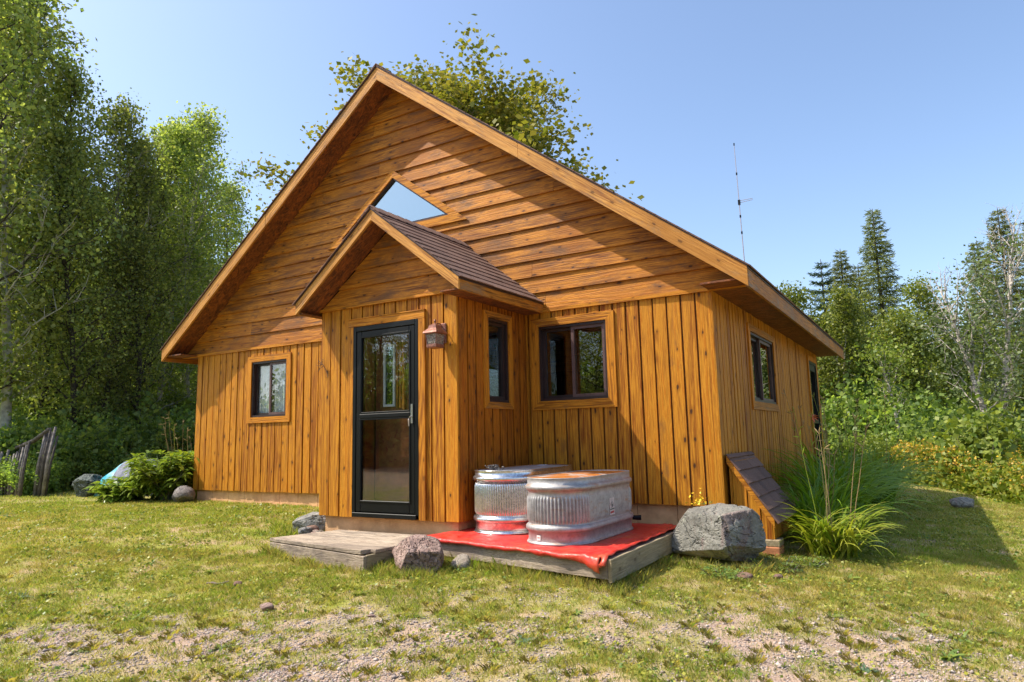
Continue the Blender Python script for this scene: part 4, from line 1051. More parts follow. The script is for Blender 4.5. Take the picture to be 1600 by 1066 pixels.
# distant wood behind everything, nobody could count it
rs = np.random.RandomState(77); cen = []
for px0, px1, d0, d1, hh, n in ((-250, 480, 33, 42, 10.5, 80000), (1180, 1750, 34, 44, 5.2, 50000)):
    px = rs.uniform(px0, px1, n); d = rs.uniform(d0, d1, n); s = (px - 800) / 1069.6 * d
    x = CAM[0] + cy_ * s + sy_ * d; y = CAM[1] - sy_ * s + cy_ * d
    top = hh * (.62 + .55 * fbm(px / 38. + 90, d * .3 + 9, 5, 3)); cen.append(np.stack([x, y, -.5 + top * rs.rand(n) ** .8], 1))
cen = np.concatenate(cen); v, f = leaf_quads(cen, .30, rs, .2)
tag(fastmesh('distant_wood', v, f, L_dark), 'hazy green wood far behind the cabin', None, None, 'stuff')

# poplar behind the cabin
pop = broadleaf('poplar_tree', 231, 11.7, 4.5,   .22, 104, .108, 150, L_pop, bark_g, .22, up=.38, sub=9, clump=.27, shape=lambda t: 1.05 * math.sqrt(max(.1, 1 - ((t - .3) / .78) ** 2)))
pop.scale = (1.22, 1.22, .92); pop.location = gp(778, 20.5); pop.rotation_euler.z = 1.0
tag(pop, 'tall yellow green poplar rising behind the cabin roof', 'tree')

# right side ------------------------------------------------------------
put(sprs, 0, 1388, 29, 1.12, 1.0, 'tallest dark spruce standing right of the cabin eave', 'spruces right of the cabin', cat='spruce')
put(sprs, 1, 1330, 30, .96, 2.0, 'spruce half hidden behind the eave, left of the tallest spruce', 'spruces right of the cabin', cat='spruce')
put(sprs, 0, 1356, 33, .96, 3.0, 'short spruce squeezed between two taller spruces', 'spruces right of the cabin', cat='spruce')
put(sprs, 1, 1590, 22, .90, .3, 'ragged spruce at the right border of the photo', 'spruces right of the cabin', cat='spruce')
put(sprs, 0, 1550, 25, .87, 4.3, 'spruce behind the white trunked birch at the right', 'spruces right of the cabin', cat='spruce')
put(sprs, 1, 1640, 24, .92, 4.9, 'tall spruce just beyond the right border', 'spruces right of the cabin', cat='spruce')
put(sprs, 1, 1480, 34, .70, 1.9, 'small spruce far behind the sparse birch', 'spruces right of the cabin', cat='spruce')
pine = spruce('pine_tree', 190, 9.0, 2.2, L_pin, bark_d, n_wh=22, dens=1.6, droop=-.2, ragged=.4)
pine.location = gp(1297, 31); tag(pine, 'blue green pine with upturned tufts just right of the cabin eave', 'pine')
bl = [('bright green bushy birch right of the cabin corner', 1408, 22, .84), ('rounded light green birch before the tallest spruce', 1345, 22, .78), ('low leafy birch touching the cabin corner', 1290, 21, .80), ('pale green birch between the sparse birch and the bushy one', 1470, 23, .76),
      ('small birch under the ragged spruce', 1600, 19, .52), ('birch beyond the dry branches at right', 1530, 24, .62), ('birch seen low behind the daylilies', 1245, 24, .7), ('leafy birch right of the white trunk', 1570, 20, .62), ('birch just past the right border', 1660, 19, .62), ('birch behind the shaded lawn', 1400, 26, .72)]
for i, (lab, px, d, s) in enumerate(bl): put(birches, i, px, d, s, i * 1.3, lab, 'birches right of the cabin', cat='birch')
sb = broadleaf('birch_tree', 301, 7.4, 2.3, .28, 46, .075, 34, L_pale, bark_w, .13, up=.8, stems=2, spread=.10, lean=(-.10, 0), clump=.24, bare=.75, sub=7)
sb.scale = (.92, .92, .92); sb.location = gp(1550, 17.6); tag(sb, 'sparse birch with white forked trunk and bare twigs at its top', 'birch')
sb2 = broadleaf('birch_tree', 305, 3.2, .9, .5, 14, .07, 24, L_bir, bark_w, .075, up=.9, lean=(-.1, 0), sub=4)
sb2.location = gp(1412, 17.6); tag(sb2, 'short birch with bare white trunk showing among the leaves', 'birch')
tipb = broadleaf('poplar_tree', 309, 6.9, 1.0, .5, 18, .10, 12, L_pale, bark_g, .08, up=.7, sub=5)
tipb.location = gp(1226, 30); tag(tipb, 'thin tree whose tip shows above the right eave', 'tree')
rrow = [[], [], []]
for i in range(34):
    px = 1235 + 440 * ((i * .618) % 1); row = i % 3; d = [17.2, 18.8, 21][row] + rr.uniform(-.5, .5)
    put(lshrub if i % 2 else shrubs, i // 2, px, d, [.75, 1.05, 1.4][row] * rr.uniform(.85, 1.15), rr.random() * 6.28, 'leafy green bush in the thicket behind the yellow meadow', 'bushes behind the meadow right of the cabin', cat='bush'); rrow[row].append((px, last[0]))
for k_, row_ in enumerate(rrow):
    for k, (q, o) in enumerate(sorted(row_, key=lambda q: q[0])): o['label'] = '%s bush from the cabin in the %s of the thicket behind the meadow' % (ORD[k], ['low front line', 'middle line', 'tall rear line'][k_])
big = shrub('shrub', 175, 1.9, .7, .10, 3000, L_bir, bark_g); big.location = gp(1520, 14.5); tag(big, 'young large leaved yellow green bush at the edge of the meadow', 'bush')
# trees behind the viewpoint, mirrored in the panes
for i, (x, y) in enumerate(((-9, -17), (-5, -18), (-1, -19.5), (-13, -19), (-7, -21), (2, -21), (-11, -15), (-16, -17), (-3, -22), (-6, -26), (-1, -29), (4, -31), (-12, -23), (9, -30), (14, -28), (19, -27), (-18, -27), (24, -24), (1.5, -34), (-9, -32), (29, -16), (28, -6))):
    put(aspens, i, 0, 0, .72, i, 'aspen on the far side of the drive, seen only mirrored in the panes', 'aspens across the drive', xy=(x, y), cat='tree')

for i in range(36):
    a_ = -2.9 + 2.7 * i / 35; put(shrubs, i, 0, 0, 1.7 + .4 * (i % 3), i, 'bush on the far side of the drive, seen only mirrored in the panes', 'bushes across the drive', xy=(5 + 25 * math.cos(a_), -4 + 22 * math.sin(a_)), cat='bush')
# ------------------------------------------------------------------ leaning poles on the left
greyp = plain('peeled_pole_wood', (.23, .20, .18), .85, noise=.5, nscale=14, bump=.4); darkp = plain('dark_pole_bark', (.10, .085, .075), .9, noise=.5, nscale=14, bump=.4)
pl = [(-8, 14.6, 1.0, -.22, .055), (3, 14.6, 1.05, -.2, .05), (12, 14.5, 1.1, -.15, .05), (18, 14.4, .95, -.25, .035), (22, 14.3, 1.0, -.2, .035), (26, 14.3, 1.05, -.16, .04), (30, 14.2, 1.15, -.12, .035), (34, 14.1, 1.15, -.12, .04), (38, 14.0, 1.2, -.10, .035), (41, 13.9, 1.28, -.06, .045),
      (62, 14.2, 1.45, .02, .045), (66, 14.3, 1.55, .03, .035), (69, 14.1, 1.6, .05, .045), (72, 14.3, 1.5, .05, .035), (75, 14.0, 1.62, .07, .05), (79, 14.2, 1.4, .09, .04)]
for i, (px, d, h, ln, r_) in enumerate(pl):
    x, y, z = gp(px, d); mb = MB(); L2 = h * .86; r_ = r_ * .68
    mb.tube([(0, 0, -.05), (ln * .5 * L2 * cy_ + .008, .03, L2 * .5), (ln * L2 * cy_ + .0, .12, L2)], [r_, r_ * .9, r_ * .75], 8)
    o = mb.build('leaning_pole', greyp if i % 3 else darkp, None, True, (x, y, z))
    first = i < 10
    tag(o, ('%s pole from the left in the lower row leaning at the edge of the wood' % ORD[i]) if first else ('%s pole from the left in the taller upright bundle by the wood' % ORD[i - 10]), 'pole', 'left row of leaning poles' if first else 'taller bundle of poles')
x, y, z = gp(48, 14.5); o = MB().tube([(-.75, .1, .98), (0, .1, 1.12), (.7, .05, 1.34)], [.04, .045, .04], 8).build('cross_pole', darkp, None, True, (x, y, z)); tag(o, 'dark horizontal pole joining the two rows of leaning poles', 'pole')

# ------------------------------------------------------------------ covered boat and bundle at the left
bt = empty('covered_boat', gp(200, 13.6), -YAW * .3)
tag(bt, 'overturned boat hull with turquoise end under a grey cover behind the leafy bush', 'boat')
def hull(x0, x1, fw, fh, name, mat, n=18, pw=1.0):
    V = []; nseg = 14
    for i in range(n + 1):
        t_ = i / n; x = x0 + (x1 - x0) * t_; w_, h_ = fw(t_), fh(t_)
        for k in range(nseg + 1):
            a = math.pi * k / nseg; V.append((x, -math.cos(a) * w_, math.sin(a) ** .75 * h_ + .012 * math.sin(a * 5 + x * 9)))
    F = [(i * (nseg + 1) + k, (i + 1) * (nseg + 1) + k, (i + 1) * (nseg + 1) + k + 1, i * (nseg + 1) + k + 1) for i in range(n) for k in range(nseg)]
    mb = MB().add(V, F); mb.f.append(tuple(range(nseg + 1))); mb.f.append(tuple(n * (nseg + 1) + k for k in range(nseg + 1))); return mb.build(name, mat, bt, True)
t = NT('turquoise_paint'); n = t.noise(t.obj(), 3.5, 3, .5, .8)
t.B(Base_Color=t.ramp(n, [(.40, (.01, .34, .48)), (.68, (.38, .52, .56)), (.56, (.02, .42, .54))]), Roughness=.5)
hull(-.55, .18, lambda q: .34 + .10 * q, lambda q: .20 + .44 * min(1, q * 1.15) ** .8, 'bow', t.m)
t = NT('grey_boat_cover'); n = t.noise(t.obj(), 7, 5, .7)
t.B(Base_Color=t.ramp(n, [(.35, (.10, .11, .16)), (.7, (.30, .31, .38))]), Roughness=.8, Normal=t.bump(n, .8, .03))
hull(.18, 1.7, lambda q: .46 - .08 * q, lambda q: .66 + .02 * math.sin(q * 9), 'cover', t.m)
x, y, z = gp(148, 13.5)
rock('netted_bundle', (x, y, z), (.80, .55, .46), 61, (lambda t=NT('dark_netting'): (t.B(Base_Color=t.ramp(t.noise(t.obj(), 16, 6, .8), [(.35, (.015, .022, .02)), (.7, (.10, .13, .12))]), Roughness=.7, Normal=t.bump(t.noise(t.obj(), 30, 3), .9, .03)), t.m)[1])(), 'dark netted bundle lying in front of the turquoise boat end', rough=.12, npl=8, cat='bundle')

# ------------------------------------------------------------------ plants near the cabin
def blade_ribbons(rs, n, base_r, L0, L1, w_, spread, segs=9, droop=1.0, elev=(1.0, 1.5)):
    V, F = [], []
    az = rs.rand(n) * 6.283; L = rs.uniform(L0, L1, n); el = rs.uniform(*elev, n) - spread * rs.rand(n)
    for i in range(n):
        r_ = base_r * math.sqrt(rs.rand()); b = rs.rand() * 6.28; p = np.array([math.cos(b) * r_, math.sin(b) * r_, 0.]); e = el[i]; o = len(V); a = az[i]; sd = np.array([-math.sin(a), math.cos(a), 0]); ww = w_ * rs.uniform(.7, 1.2)
        k = droop * rs.uniform(.7, 1.3) * 2.2 / segs
        for s in range(segs + 1):
            wd = ww * (.6 + .4 * min(1, s / 2)) * (1 - (s / segs) ** 2.2) + .0008
            V.append(p - sd * wd / 2); V.append(p + sd * wd / 2 + np.array([0, 0, wd * .35]))
            p = p + np.array([math.cos(a) * math.cos(e), math.sin(a) * math.cos(e), math.sin(e)]) * L[i] / segs; e -= k * (.35 + 1.3 * s / segs)
        for s in range(segs): F.append((o + 2 * s, o + 2 * s + 1, o + 2 * s + 3, o + 2 * s + 2))
    return np.array(V), np.array(F)
L_lily = leafmat('daylily_leaves', (.16, .30, .020), (.30, .46, .035), .45, c=(.46, .50, .07), objvar=.1, rough=.4)
L_lily2 = leafmat('shaded_daylily_leaves', (.14, .28, .022), (.28, .44, .035), .5, objvar=.1, rough=.4)
L_dry = leafmat('dry_stalks', (.22, .15, .06), (.42, .30, .14), .1, objvar=.1, rough=.8)
orange = plain('orange_petal', (.75, .20, .08), .6)
def lily(loc, seed, n, L0, L1, mat, nst, label, base_r=.14, hst=(.9, 1.3), flower=False):
    rs = np.random.RandomState(seed); root = empty('daylily_clump', loc); tag(root, label, 'daylily')
    V, F = blade_ribbons(rs, n, base_r, L0, L1, .026, .30, droop=.85, elev=(1.05, 1.56)); fastmesh('leaves', V, F, mat, root, True)
    for k in range(nst):
        a = rs.rand() * 6.28; h = rs.uniform(*hst); tp = curve((math.cos(a) * base_r * .6, math.sin(a) * base_r * .6, 0), (math.cos(a) * .16, math.sin(a) * .16, 1), h, 7, rs, lift=.0, wob=.035)
        m = MB().tube(tp, [.0045, .0045, .004, .004, .0035, .003, .003, .0025], 5)
        for q in range(3):
            e = tp[-1 - (q > 1)]; d = rs.normal(size=3) * .5 + np.array([0, 0, .8]); m.tube([e, e + unit(d) * .04, e + unit(d) * .075], [.002, .006, .002], 5)
        st = m.build('flower_stalk', L_dry if k % 3 else L_lily, root)
        if flower and k == 0:
            e = np.array(tp[-1]); fm = MB()
            for q in range(6):
                b = q * 1.047; dd = np.array([math.cos(b) * .5 + .5, math.sin(b) * .5, .35 * math.sin(b)]); dd = unit(dd); sd = unit(np.cross(dd, [0, 0, 1.])); fm.add([e, e + dd * .05 + sd * .014, e + dd * .10 + np.array([0, 0, -.02]), e + dd * .05 - sd * .014], [(0, 1, 2, 3)])
            fm.build('flower', orange, st)
    return root
def hz(x, y): return (x, y, float(hf(x, y)) - .01)
lily(hz(9.52, .42), 1, 260, .40, .80, L_lily, 9, 'bright yellow green daylily clump in the sun right of the hatch', hst=(1.0, 1.35), base_r=.22)
lily(hz(9.30, 1.15), 2, 170, 0.65, 1.2, L_lily2, 4, 'daylily clump in half shade between the hatch and the bright clump', base_r=.2)
lily(hz(9.36, 2.0), 3, 240, 0.9, 1.5, L_lily2, 7, 'tall shaded daylily clump with flower stalks just behind the bright one', base_r=.24, hst=(1.2, 1.7), flower=True)
lily(hz(9.22, 3.0), 4, 220, 0.9, 1.5, L_lily2, 6, 'shaded daylily clump third from the hatch along the side wall', base_r=.24, hst=(1.2, 1.7))
lily(hz(9.25, 4.1), 5, 220, 0.9, 1.55, L_lily2, 5, 'shaded daylily clump fourth from the hatch, before the side door', base_r=.24, hst=(1.2, 1.8))
lily(hz(9.55, 5.4), 6, 220, 0.9, 1.55, L_lily2, 4, 'farthest daylily clump at the rear corner of the side wall', base_r=.26, hst=(1.2, 1.8))
# leafy bush at the left corner
def leafy(name, loc, seed, n_st, h, r, lw, ll, lmat, label, cat, per=16, sink=0):
    rs = np.random.RandomState(seed); root = empty(name, loc); mb = MB(); V, F = [], []
    for i in range(n_st):
        a = rs.rand() * 6.28; q = rs.rand() ** .6; d = np.array([math.cos(a) * q * r / h, math.sin(a) * q * r / h, 1.]); L = math.hypot(h, q * r) * rs.uniform(.6, 1.0)
        tp = np.array(curve((math.cos(a) * .06, math.sin(a) * .06, -.03), d, L, 6, rs, lift=-.04, wob=.08)); mb.tube(list(tp), [.007, .006, .006, .005, .004, .003, .002], 4, cap=False)
        for k in range(per):
            u = (.25 + .75 * rs.rand()) * 6; u0 = min(5, int(u)); p = tp[u0] * (1 - (u - u0)) + tp[u0 + 1] * (u - u0)
            b = rs.rand() * 6.28; e = rs.normal() * .35 + .25
            for lf in range(3):
                bb = b + (lf - 1) * .7; dd = np.array([math.cos(bb) * math.cos(e), math.sin(bb) * math.cos(e), math.sin(e)]); s = np.array([-math.sin(bb), math.cos(bb), rs.normal() * .25]); Ln = ll * rs.uniform(.7, 1.25); w_ = lw * rs.uniform(.7, 1.2)
                c = p + dd * .04; dn = np.array([0, 0, -1.]); o = len(V)
                V += [c, c + dd * Ln * .4 + s * w_ / 2 + dn * Ln * .02, c + dd * Ln + dn * Ln * .35, c + dd * Ln * .4 - s * w_ / 2 + dn * Ln * .02, c + dd * Ln * .45 + dn * Ln * .09]
                F += [(o, o + 1, o + 4), (o + 1, o + 2, o + 4), (o + 4, o + 2, o + 3), (o, o + 4, o + 3)]
    mb.build('stems', bark_g, root); V = np.array(V); V[:, 2] = np.maximum(V[:, 2], .01); fastmesh('foliage', V, np.array(F), lmat, root); tag(root, label, cat); return root
L_peo = leafmat('glossy_peony_leaves', (.11, .23, .03), (.22, .37, .045), .4, c=(.36, .48, .06), objvar=.1, rough=.3, spec=.6)
leafy('peony_bush', hz(-.58, -.12), 3, 80, .92, .62, .062, .15, L_peo, 'glossy broad leaved bush growing at the left corner of the cabin', 'bush')
leafy('peony_bush', hz(-1.30, -.38), 4, 50, .46, .62, .065, .16, L_peo, 'lower glossy bush sprawling left of the corner bush', 'bush')
leafy('peony_bush', hz(-.95, .55), 5, 60, .92, .60, .06, .14, L_peo, 'glossy bush behind the corner bush, before the covered boat', 'bush')
lily(hz(-.75, .55), 8, 140, .5, 1.0, L_lily2, 24, 'dry brown daylily stalks standing behind the glossy bush', base_r=.7, hst=(1.05, 1.6))
L_weed = leafmat('weed_leaves', (.06, .13, .03), (.13, .21, .04), .3, c=(.22, .28, .05), objvar=.15)
L_blue = leafmat('blue_green_weed', (.07, .12, .06), (.14, .20, .10), .3, objvar=.1)
yl = plain('yellow_petals', (.80, .55, .02), .6)
w1 = leafy('yellow_weed', hz(8.43, -.28), 9, 9, .50, .12, .02, .06, L_weed, 'spindly yellow flowered weed between the deck corner and the grey boulder', 'weed', per=6)
rs = np.random.RandomState(6); v, f = leaf_quads(rs.normal(size=(60, 3)) * np.array([.05, .05, .05]) + np.array([0, 0, .50]), .022, rs); fastmesh('flowers', v, f, yl, w1)
for i, (x, y, s) in enumerate(((8.9, -1.2, .12), (9.2, -.6, .14), (9.35, -.25, .13), (9.05, -.42, .12), (4.75, -1.62, .12), (4.95, -1.66, .10), (-3.2, .9, .2), (9.85, 1.2, .2))):
    leafy('weed', hz(x, y), 20 + i, 12, s, s * 1.4, .02, .05, L_weed, ['low weed right below the boulder', 'low weed between boulder and hatch', 'leafy weed before the orange block', 'weed at the right foot of the grey boulder', 'green weed among the stones by the porch', 'green weed touching the porch foundation', 'weed tuft at the shaded edge of the lawn by the boat', 'weed beside the bright daylilies'][i], 'weed', per=7)

# ------------------------------------------------------------------ meadow of yellow flowers
rs = np.random.RandomState(15); Vl, Vy = [], []
n = 2600; px = rs.uniform(1365, 1780, n); d = 11.2 + 9.5 * rs.rand(n) ** .8
lim = 11.4 + np.clip((1600 - px) / 230, 0, 1) * 5.2; d = np.maximum(d, lim + rs.rand(n) * .4)
s = (px - 800) / 1069.6 * d; x = CAM[0] + cy_ * s + sy_ * d; y = CAM[1] - sy_ * s + cy_ * d; z = hf(x, y)
cl_, cf_ = [], []; dens = fbm(x * .8 + 30, y * .8 + 30, 44, 3)
for i in range(n):
    h = (.30 + .50 * rs.rand() ** 1.5) * (.45 + 1.1 * dens[i]); m = 46
    t_ = rs.rand(m); cl_.append(np.stack([x[i] + rs.normal(size=m) * .10, y[i] + rs.normal(size=m) * .10, z[i] + t_ * h], 1))
    k = 15 if dens[i] > .45 else 4
    cf_.append(np.stack([x[i] + rs.normal(size=k) * .09, y[i] + rs.normal(size=k) * .09, z[i] + h * (.75 + .35 * rs.rand(k))], 1))
cl_, cf_ = np.concatenate(cl_), np.concatenate(cf_); v1, f1 = leaf_quads(cl_, .052, rs, .3, 1.7); v2, f2 = leaf_quads(cf_, .036, rs, .5)
L_mea = leafmat('meadow_leaves', (.14, .24, .03), (.27, .38, .05), .5, c=(.40, .40, .07)); L_yel = leafmat('goldenrod_flowers', (.70, .48, .02), (.90, .68, .03), .3, c=(.60, .36, .10))
o = fastmesh('flower_meadow', np.vstack([v1, v2]), np.vstack([f1, f2 + len(v1)]), [L_mea, L_yel], mats=np.concatenate([np.zeros(len(f1)), np.ones(len(f2))])); tag(o, 'waist high meadow of yellow goldenrod', None, None, 'stuff')

# ------------------------------------------------------------------ grass and gravel
def inq_pub(q, x, y, g=0):
    r_ = np.ones_like(x, bool)
    for k in range(4):
        (x0, y0), (x1, y1) = q[k], q[(k + 1) % 4]; L_ = math.hypot(x1 - x0, y1 - y0); r_ &= ((x1 - x0) * (y - y0) - (y1 - y0) * (x - x0)) / L_ > -g
    return r_
def blocked(x, y):
    b = (x > -.02) & (x < W + .02) & (y > .0) & (y < D); b |= (x > PX0) & (x < PX1) & (y > -P) & (y < 0)
    def inq(q, x, y, g=0):
        r_ = np.ones_like(x, bool)
        for k in range(4):
            (x0, y0), (x1, y1) = q[k], q[(k + 1) % 4]; r_ &= ((x1 - x0) * (y - y0) - (y1 - y0) * (x - x0)) > -g
        return r_
    return b | inq(SQ, x, y) | inq(DQ, x, y, -.12) | (((x - 8.66) / .42) ** 2 + ((y + .62) / .32) ** 2 < 1)
def scatter(n, d0, d1, seed, power=1.0, s_ext=1.0):
    rs = np.random.RandomState(seed); d = d0 + (d1 - d0) * rs.rand(n) ** power; s = rs.uniform(-.80, .80, n) * d * s_ext
    x = CAM[0] + cy_ * s + sy_ * d; y = CAM[1] - sy_ * s + cy_ * d; return rs, x, y, d
def grass(n, d0, d1, seed, power, hmul, wmul):
    hmul = hmul * .82
    rs, x, y, d = scatter(n, d0, d1, seed, power)
    g, gn_ = gravel(x, y); c1 = fbm(x * 6.5 + 70, y * 6.5 + 70, 51, 4); c2 = fbm(x * .6 + 40, y * .6 + 40, 52, 3); c3 = fbm(x * 11 + 5, y * 11 + 5, 53, 2)
    pr = np.clip(1.2 - 1.25 * g, .22, 1) * np.clip((c1 - .24) * 3.2, .38, 1) * (1 - np.clip(g * 1.8, 0, 1) * (1 - np.clip((c3 - .43) * 6, .10, 1)))
    keep = (rs.rand(n) < pr) & ~blocked(x, y) & ~((x < -6.6 - (y * .0)) & (d > 15.5))
    x, y, d, c1, c2, c3, g = x[keep], y[keep], d[keep], c1[keep], c2[keep], c3[keep], g[keep]; n = len(x); z = hf(x, y)
    h = hmul * rs.uniform(.014, .046, n) * (.6 + .9 * c1) * (1 - .25 * g); a = rs.rand(n) * 6.283; w_ = wmul * rs.uniform(.0022, .0042, n)
    edge_ = inq_pub(DQ, x, y, .16) | inq_pub(SQ, x, y, .12) | (((x - 8.66) / .58) ** 2 + ((y + .62) / .50) ** 2 < 1) | (((x - 6.45) / .42) ** 2 + ((y + 2.22) / .34) ** 2 < 1) | (((x - 4.1) / .5) ** 2 + ((y + 1.3) / .35) ** 2 < 1)
    h = h * np.where(edge_, rs.uniform(1.2, 3.0, n), 1.0)
    ln = rs.uniform(.15, 1.0, n) * h; b = rs.rand(n) * 6.283
    p = np.stack([x, y, z - .004], 1); sd = np.stack([np.cos(a), np.sin(a), np.zeros(n)], 1) * w_[:, None] / 2; dr = np.stack([np.cos(b), np.sin(b), np.zeros(n)], 1)
    m_ = p + dr * ln[:, None] * .35 + np.array([0, 0, 1]) * h[:, None] * .6; tp_ = p + dr * ln[:, None] + np.array([0, 0, 1]) * h[:, None]
    v = np.stack([p - sd, p + sd, m_ + sd * .8, tp_, m_ - sd * .8], 1).reshape(-1, 3)
    f = np.arange(5 * n).reshape(-1, 5)
    tone = np.clip(.48 + (c2 - .5) * .5 + (c1 - .5) * .35 + (c3 - .5) * .6 + rs.normal(size=n) * .20, 0, 1); return v, f, np.repeat(tone, 5)
t = NT('grass_blades'); tone = t.node('ShaderNodeAttribute', attribute_name='tone').outputs['Fac']; rnd = t.rnd()
col = t.ramp(tone, [(.14, (.60, .46, .15)), (.92, (.18, .36, .02)), (.32, (.52, .53, .065)), (.62, (.36, .52, .030))])
col = t.mix(t.rampf(rnd, .80, .86), col, (.46, .37, .19)); col = t.mix(t.math('MULTIPLY', t.math('POWER', rnd, 3.0), .55), col, (.10, .17, .015))
t.B(Base_Color=col, Roughness=.55); t.b.inputs['Specular IOR Level'].default_value = .25
tr = t.node('ShaderNodeBsdfTranslucent', {'Color': t.mix(1.0, col, (1, 1, .6), 'MULTIPLY')}); mx = t.node('ShaderNodeMixShader', {0: .55, 1: t.b.outputs[0], 2: tr.outputs[0]}); t.t.links.new(mx.outputs[0], t.out.inputs[0])
gv, gf, gt_ = [], [], []; o_ = 0
for args in ((520000, 3.0, 7.2, 61, .8, 1.0, 1.0), (380000, 6.8, 12, 62, .8, 1.1, 1.5), (190000, 11.5, 22, 63, .8, 1.25, 2.4)):
    v, f, a_ = grass(*args); gv.append(v); gf.append(f + o_); gt_.append(a_); o_ += len(v)
# separate little tufts standing in the gravel
rs, x, y, d = scatter(1500, 3.0, 6.2, 66, .9); g_, _ = gravel(x, y); keep = (rs.rand(len(x)) < np.clip(g_ * 1.6, .08, .62)) & ~blocked(x, y); x, y = x[keep], y[keep]
nb_ = 60; X_ = np.repeat(x, nb_); Y_ = np.repeat(y, nb_); n = len(X_); sz_ = np.repeat(rs.uniform(.5, 1.35, len(x)), nb_); a = rs.rand(n) * 6.283; r_ = rs.rand(n) ** .6 * .028 * sz_
bx_, by_ = X_ + np.cos(a) * r_, Y_ + np.sin(a) * r_; h = rs.uniform(.014, .034, n) * sz_; ln = rs.uniform(.3, 1.1, n) * h; b = a + rs.normal(size=n) * .5
p = np.stack([bx_, by_, hf(bx_, by_) - .003], 1); sd = np.stack([-np.sin(b), np.cos(b), 0 * b], 1) * rs.uniform(.0006, .0012, n)[:, None]; dr = np.stack([np.cos(b), np.sin(b), 0 * b], 1)
m_ = p + dr * ln[:, None] * .35 + np.array([0, 0, 1]) * h[:, None] * .6; tp_ = p + dr * ln[:, None] + np.array([0, 0, 1]) * h[:, None] * .85
v = np.stack([p - sd, p + sd, m_ + sd * .8, tp_, m_ - sd * .8], 1).reshape(-1, 3); gv.append(v); gf.append(np.arange(5 * n).reshape(-1, 5) + o_); gt_.append(np.repeat(np.clip(np.repeat(rs.uniform(.24, .46, len(x)), nb_) + rs.normal(size=n) * .14, 0, 1), 5)); o_ += len(v)
tag(fastmesh('lawn_grass', np.concatenate(gv), np.concatenate(gf), t.m, attr={'tone': np.concatenate(gt_)}), 'short patchy green and straw coloured grass', None, None, 'stuff')
rs, x, y, d = scatter(90000, 3.0, 13.0, 81, .85); g_, _ = gravel(x, y); c_ = fbm(x * 2.2 + 11, y * 2.2 + 7, 83, 4); keep = (rs.rand(len(x)) < np.clip((c_ - .50) * 7, .03, 1) * np.clip(1.1 - g_, .1, 1)) & ~blocked(x, y); x, y, d = x[keep], y[keep], d[keep]
v, f = leaf_quads(np.stack([x, y, hf(x, y) + rs.uniform(.006, .030, len(x))], 1), .012 + .0016 * d, rs, 1.6)
tag(fastmesh('clover_patches', v, f, leafmat('clover_leaves', (.09, .19, .03), (.20, .34, .05), .35, c=(.42, .42, .06), objvar=0)), 'low clover and small leaves mixed into the grass', None, None, 'stuff')
# pebbles
rs, x, y, d = scatter(260000, 3.0, 8.5, 71, .9); g, _ = gravel(x, y); c = fbm(x * 4 + 3, y * 4 + 3, 72, 3)
keep = (rs.rand(len(x)) < np.clip(g * 1.5 - .1, 0, 1) * np.clip((c - .25) * 3, .2, 1) + .01) & ~blocked(x, y); x, y = x[keep], y[keep]; n = len(x); z = hf(x, y)
sz = .004 + .0075 * rs.rand(n) ** 2.2 + (rs.rand(n) < .015) * .012
oc = np.array([(1, 0, 0), (.3, .95, 0), (-.9, .4, 0), (-.6, -.8, 0), (.55, -.85, 0), (.1, .1, .75), (-.1, 0, -.6)]); a = rs.rand(n) * 6.283
V = oc[None] * (1 + rs.normal(size=(n, 7, 1)) * .14) * np.stack([np.ones(n), rs.uniform(.6, 1, n), rs.uniform(.5, .9, n)], 1)[:, None, :]
ca, sa = np.cos(a)[:, None], np.sin(a)[:, None]; V = np.stack([V[..., 0] * ca - V[..., 1] * sa, V[..., 0] * sa + V[..., 1] * ca, V[..., 2]], 2) * sz[:, None, None] + np.stack([x, y, z + sz * .15], 1)[:, None, :]
tf = np.array([(0, 1, 5), (1, 2, 5), (2, 3, 5), (3, 4, 5), (4, 0, 5), (1, 0, 6), (2, 1, 6), (3, 2, 6), (4, 3, 6), (0, 4, 6)])
t = NT('mixed_gravel'); r_ = t.rnd(); n_ = t.noise(t.obj(), 120, 2)
col = t.ramp(r_, [(0, (.20, .145, .13)), (1, (.66, .55, .47)), (.3, (.44, .28, .22)), (.55, (.56, .42, .34)), (.8, (.36, .29, .27))])
t.B(Base_Color=t.mix(t.rampf(n_, .3, .8), col, t.mix(.5, col, (.1, .08, .07))), Roughness=.85)
tag(fastmesh('gravel', V.reshape(-1, 3), (tf[None] + 7 * np.arange(n)[:, None, None]).reshape(-1, 3), t.m), 'pinkish grey gravel showing through the grass', None, None, 'stuff')
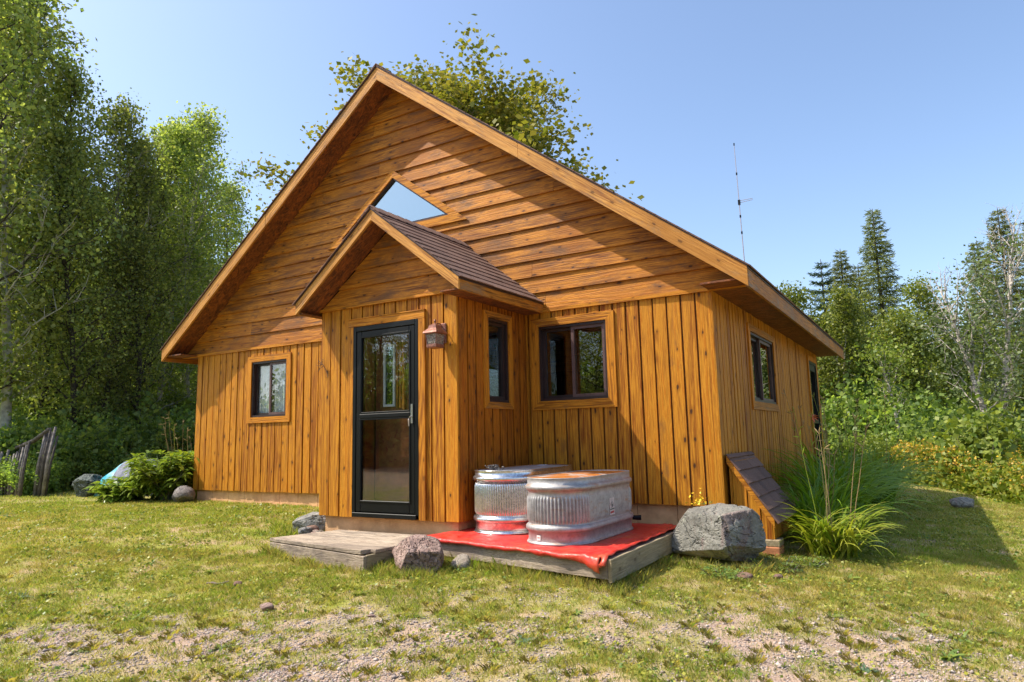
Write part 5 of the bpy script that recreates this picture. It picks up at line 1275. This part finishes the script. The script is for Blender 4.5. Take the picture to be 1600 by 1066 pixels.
# broad leaved rosettes and tufts in the lawn
def rosette(seed, n, L, w_, mat, name):
    rs = np.random.RandomState(seed); V, F = blade_ribbons(rs, n, .02, L * .6, L, w_, .9, segs=5, droop=.5, elev=(.3, .9)); return fastmesh(name, V, F, mat, None, True)
pr = [rosette(1, 16, .13, .028, L_weed, 'lawn_weed'), rosette(2, 22, .16, .022, L_weed, 'lawn_weed'), rosette(3, 60, .10, .010, L_blue, 'lawn_weed')]
w_cnt = [0, 0, 0]; spots = [(815, 1005, 1.3, 2), (345, 893 + 120, .9, 1), (620, 985, .7, 2), (1300, 965, .9, 1), (1440, 965, .8, 0), (1500, 1000, 1.0, 1), (1480, 1030, 1.1, 0), (1350, 1050, 1.1, 2), (650, 965, .8, 1), (235, 855, .9, 1), (180, 825, .8, 0), (30, 935, 1.2, 2), (15, 980, 1.1, 2), (70, 930, 1.0, 0), (260, 935, .8, 0), (200, 970, .9, 1), (1110, 1010, .7, 1), (560, 930, .8, 0), (1330, 905, .9, 0), (1540, 990, 1.0, 1), (330, 862, .9, 0), (410, 935, .7, 1), (1395, 1000, .8, 2), (125, 1020, .7, 1), (445, 855, .8, 0), (900, 960, .7, 0)]
used2 = set()
for i, (px, py, s, k) in enumerate(spots):
    a_, b_ = (px - 800) / 1069.6, (533 - py) / 1069.6
    ray = (RGT * a_ + UPV * b_ + FWD); zz = -.45
    for _ in range(4): tt = (zz - CAM[2]) / ray.z; gx, gy = CAM[0] + ray.x * tt, CAM[1] + ray.y * tt; zz = float(hf(gx, gy))
    o = pr[k]
    if o.name in used2: o = o.copy(); C.objects.link(o)
    used2.add(o.name); o.location = (gx, gy, zz - .003); o.rotation_euler.z = i * 1.7; o.scale = (s * .9, s * .9, s * .75)
    kind_ = ['broad leaved green rosette', 'spiky green weed', 'bushy blue green weed'][k]
    where = 'right before the bottom centre of the lawn' if i == 0 else None
    if i: sp_.append((px, py, k, kind_, o))
    else: sp_ = []
    tag(o, kind_ + ', the large one in the gravel below the deck', 'weed')
for k in range(3):
    for j, q in enumerate(sorted([q for q in sp_ if q[2] == k], key=lambda q: q[0])): tag(q[4], '%s %s from the left in the %s lawn' % (ORD[j], q[3], 'patchy'), 'weed', ['broad rosettes', 'spiky weeds', 'blue green weeds'][k] + ' scattered over the lawn')
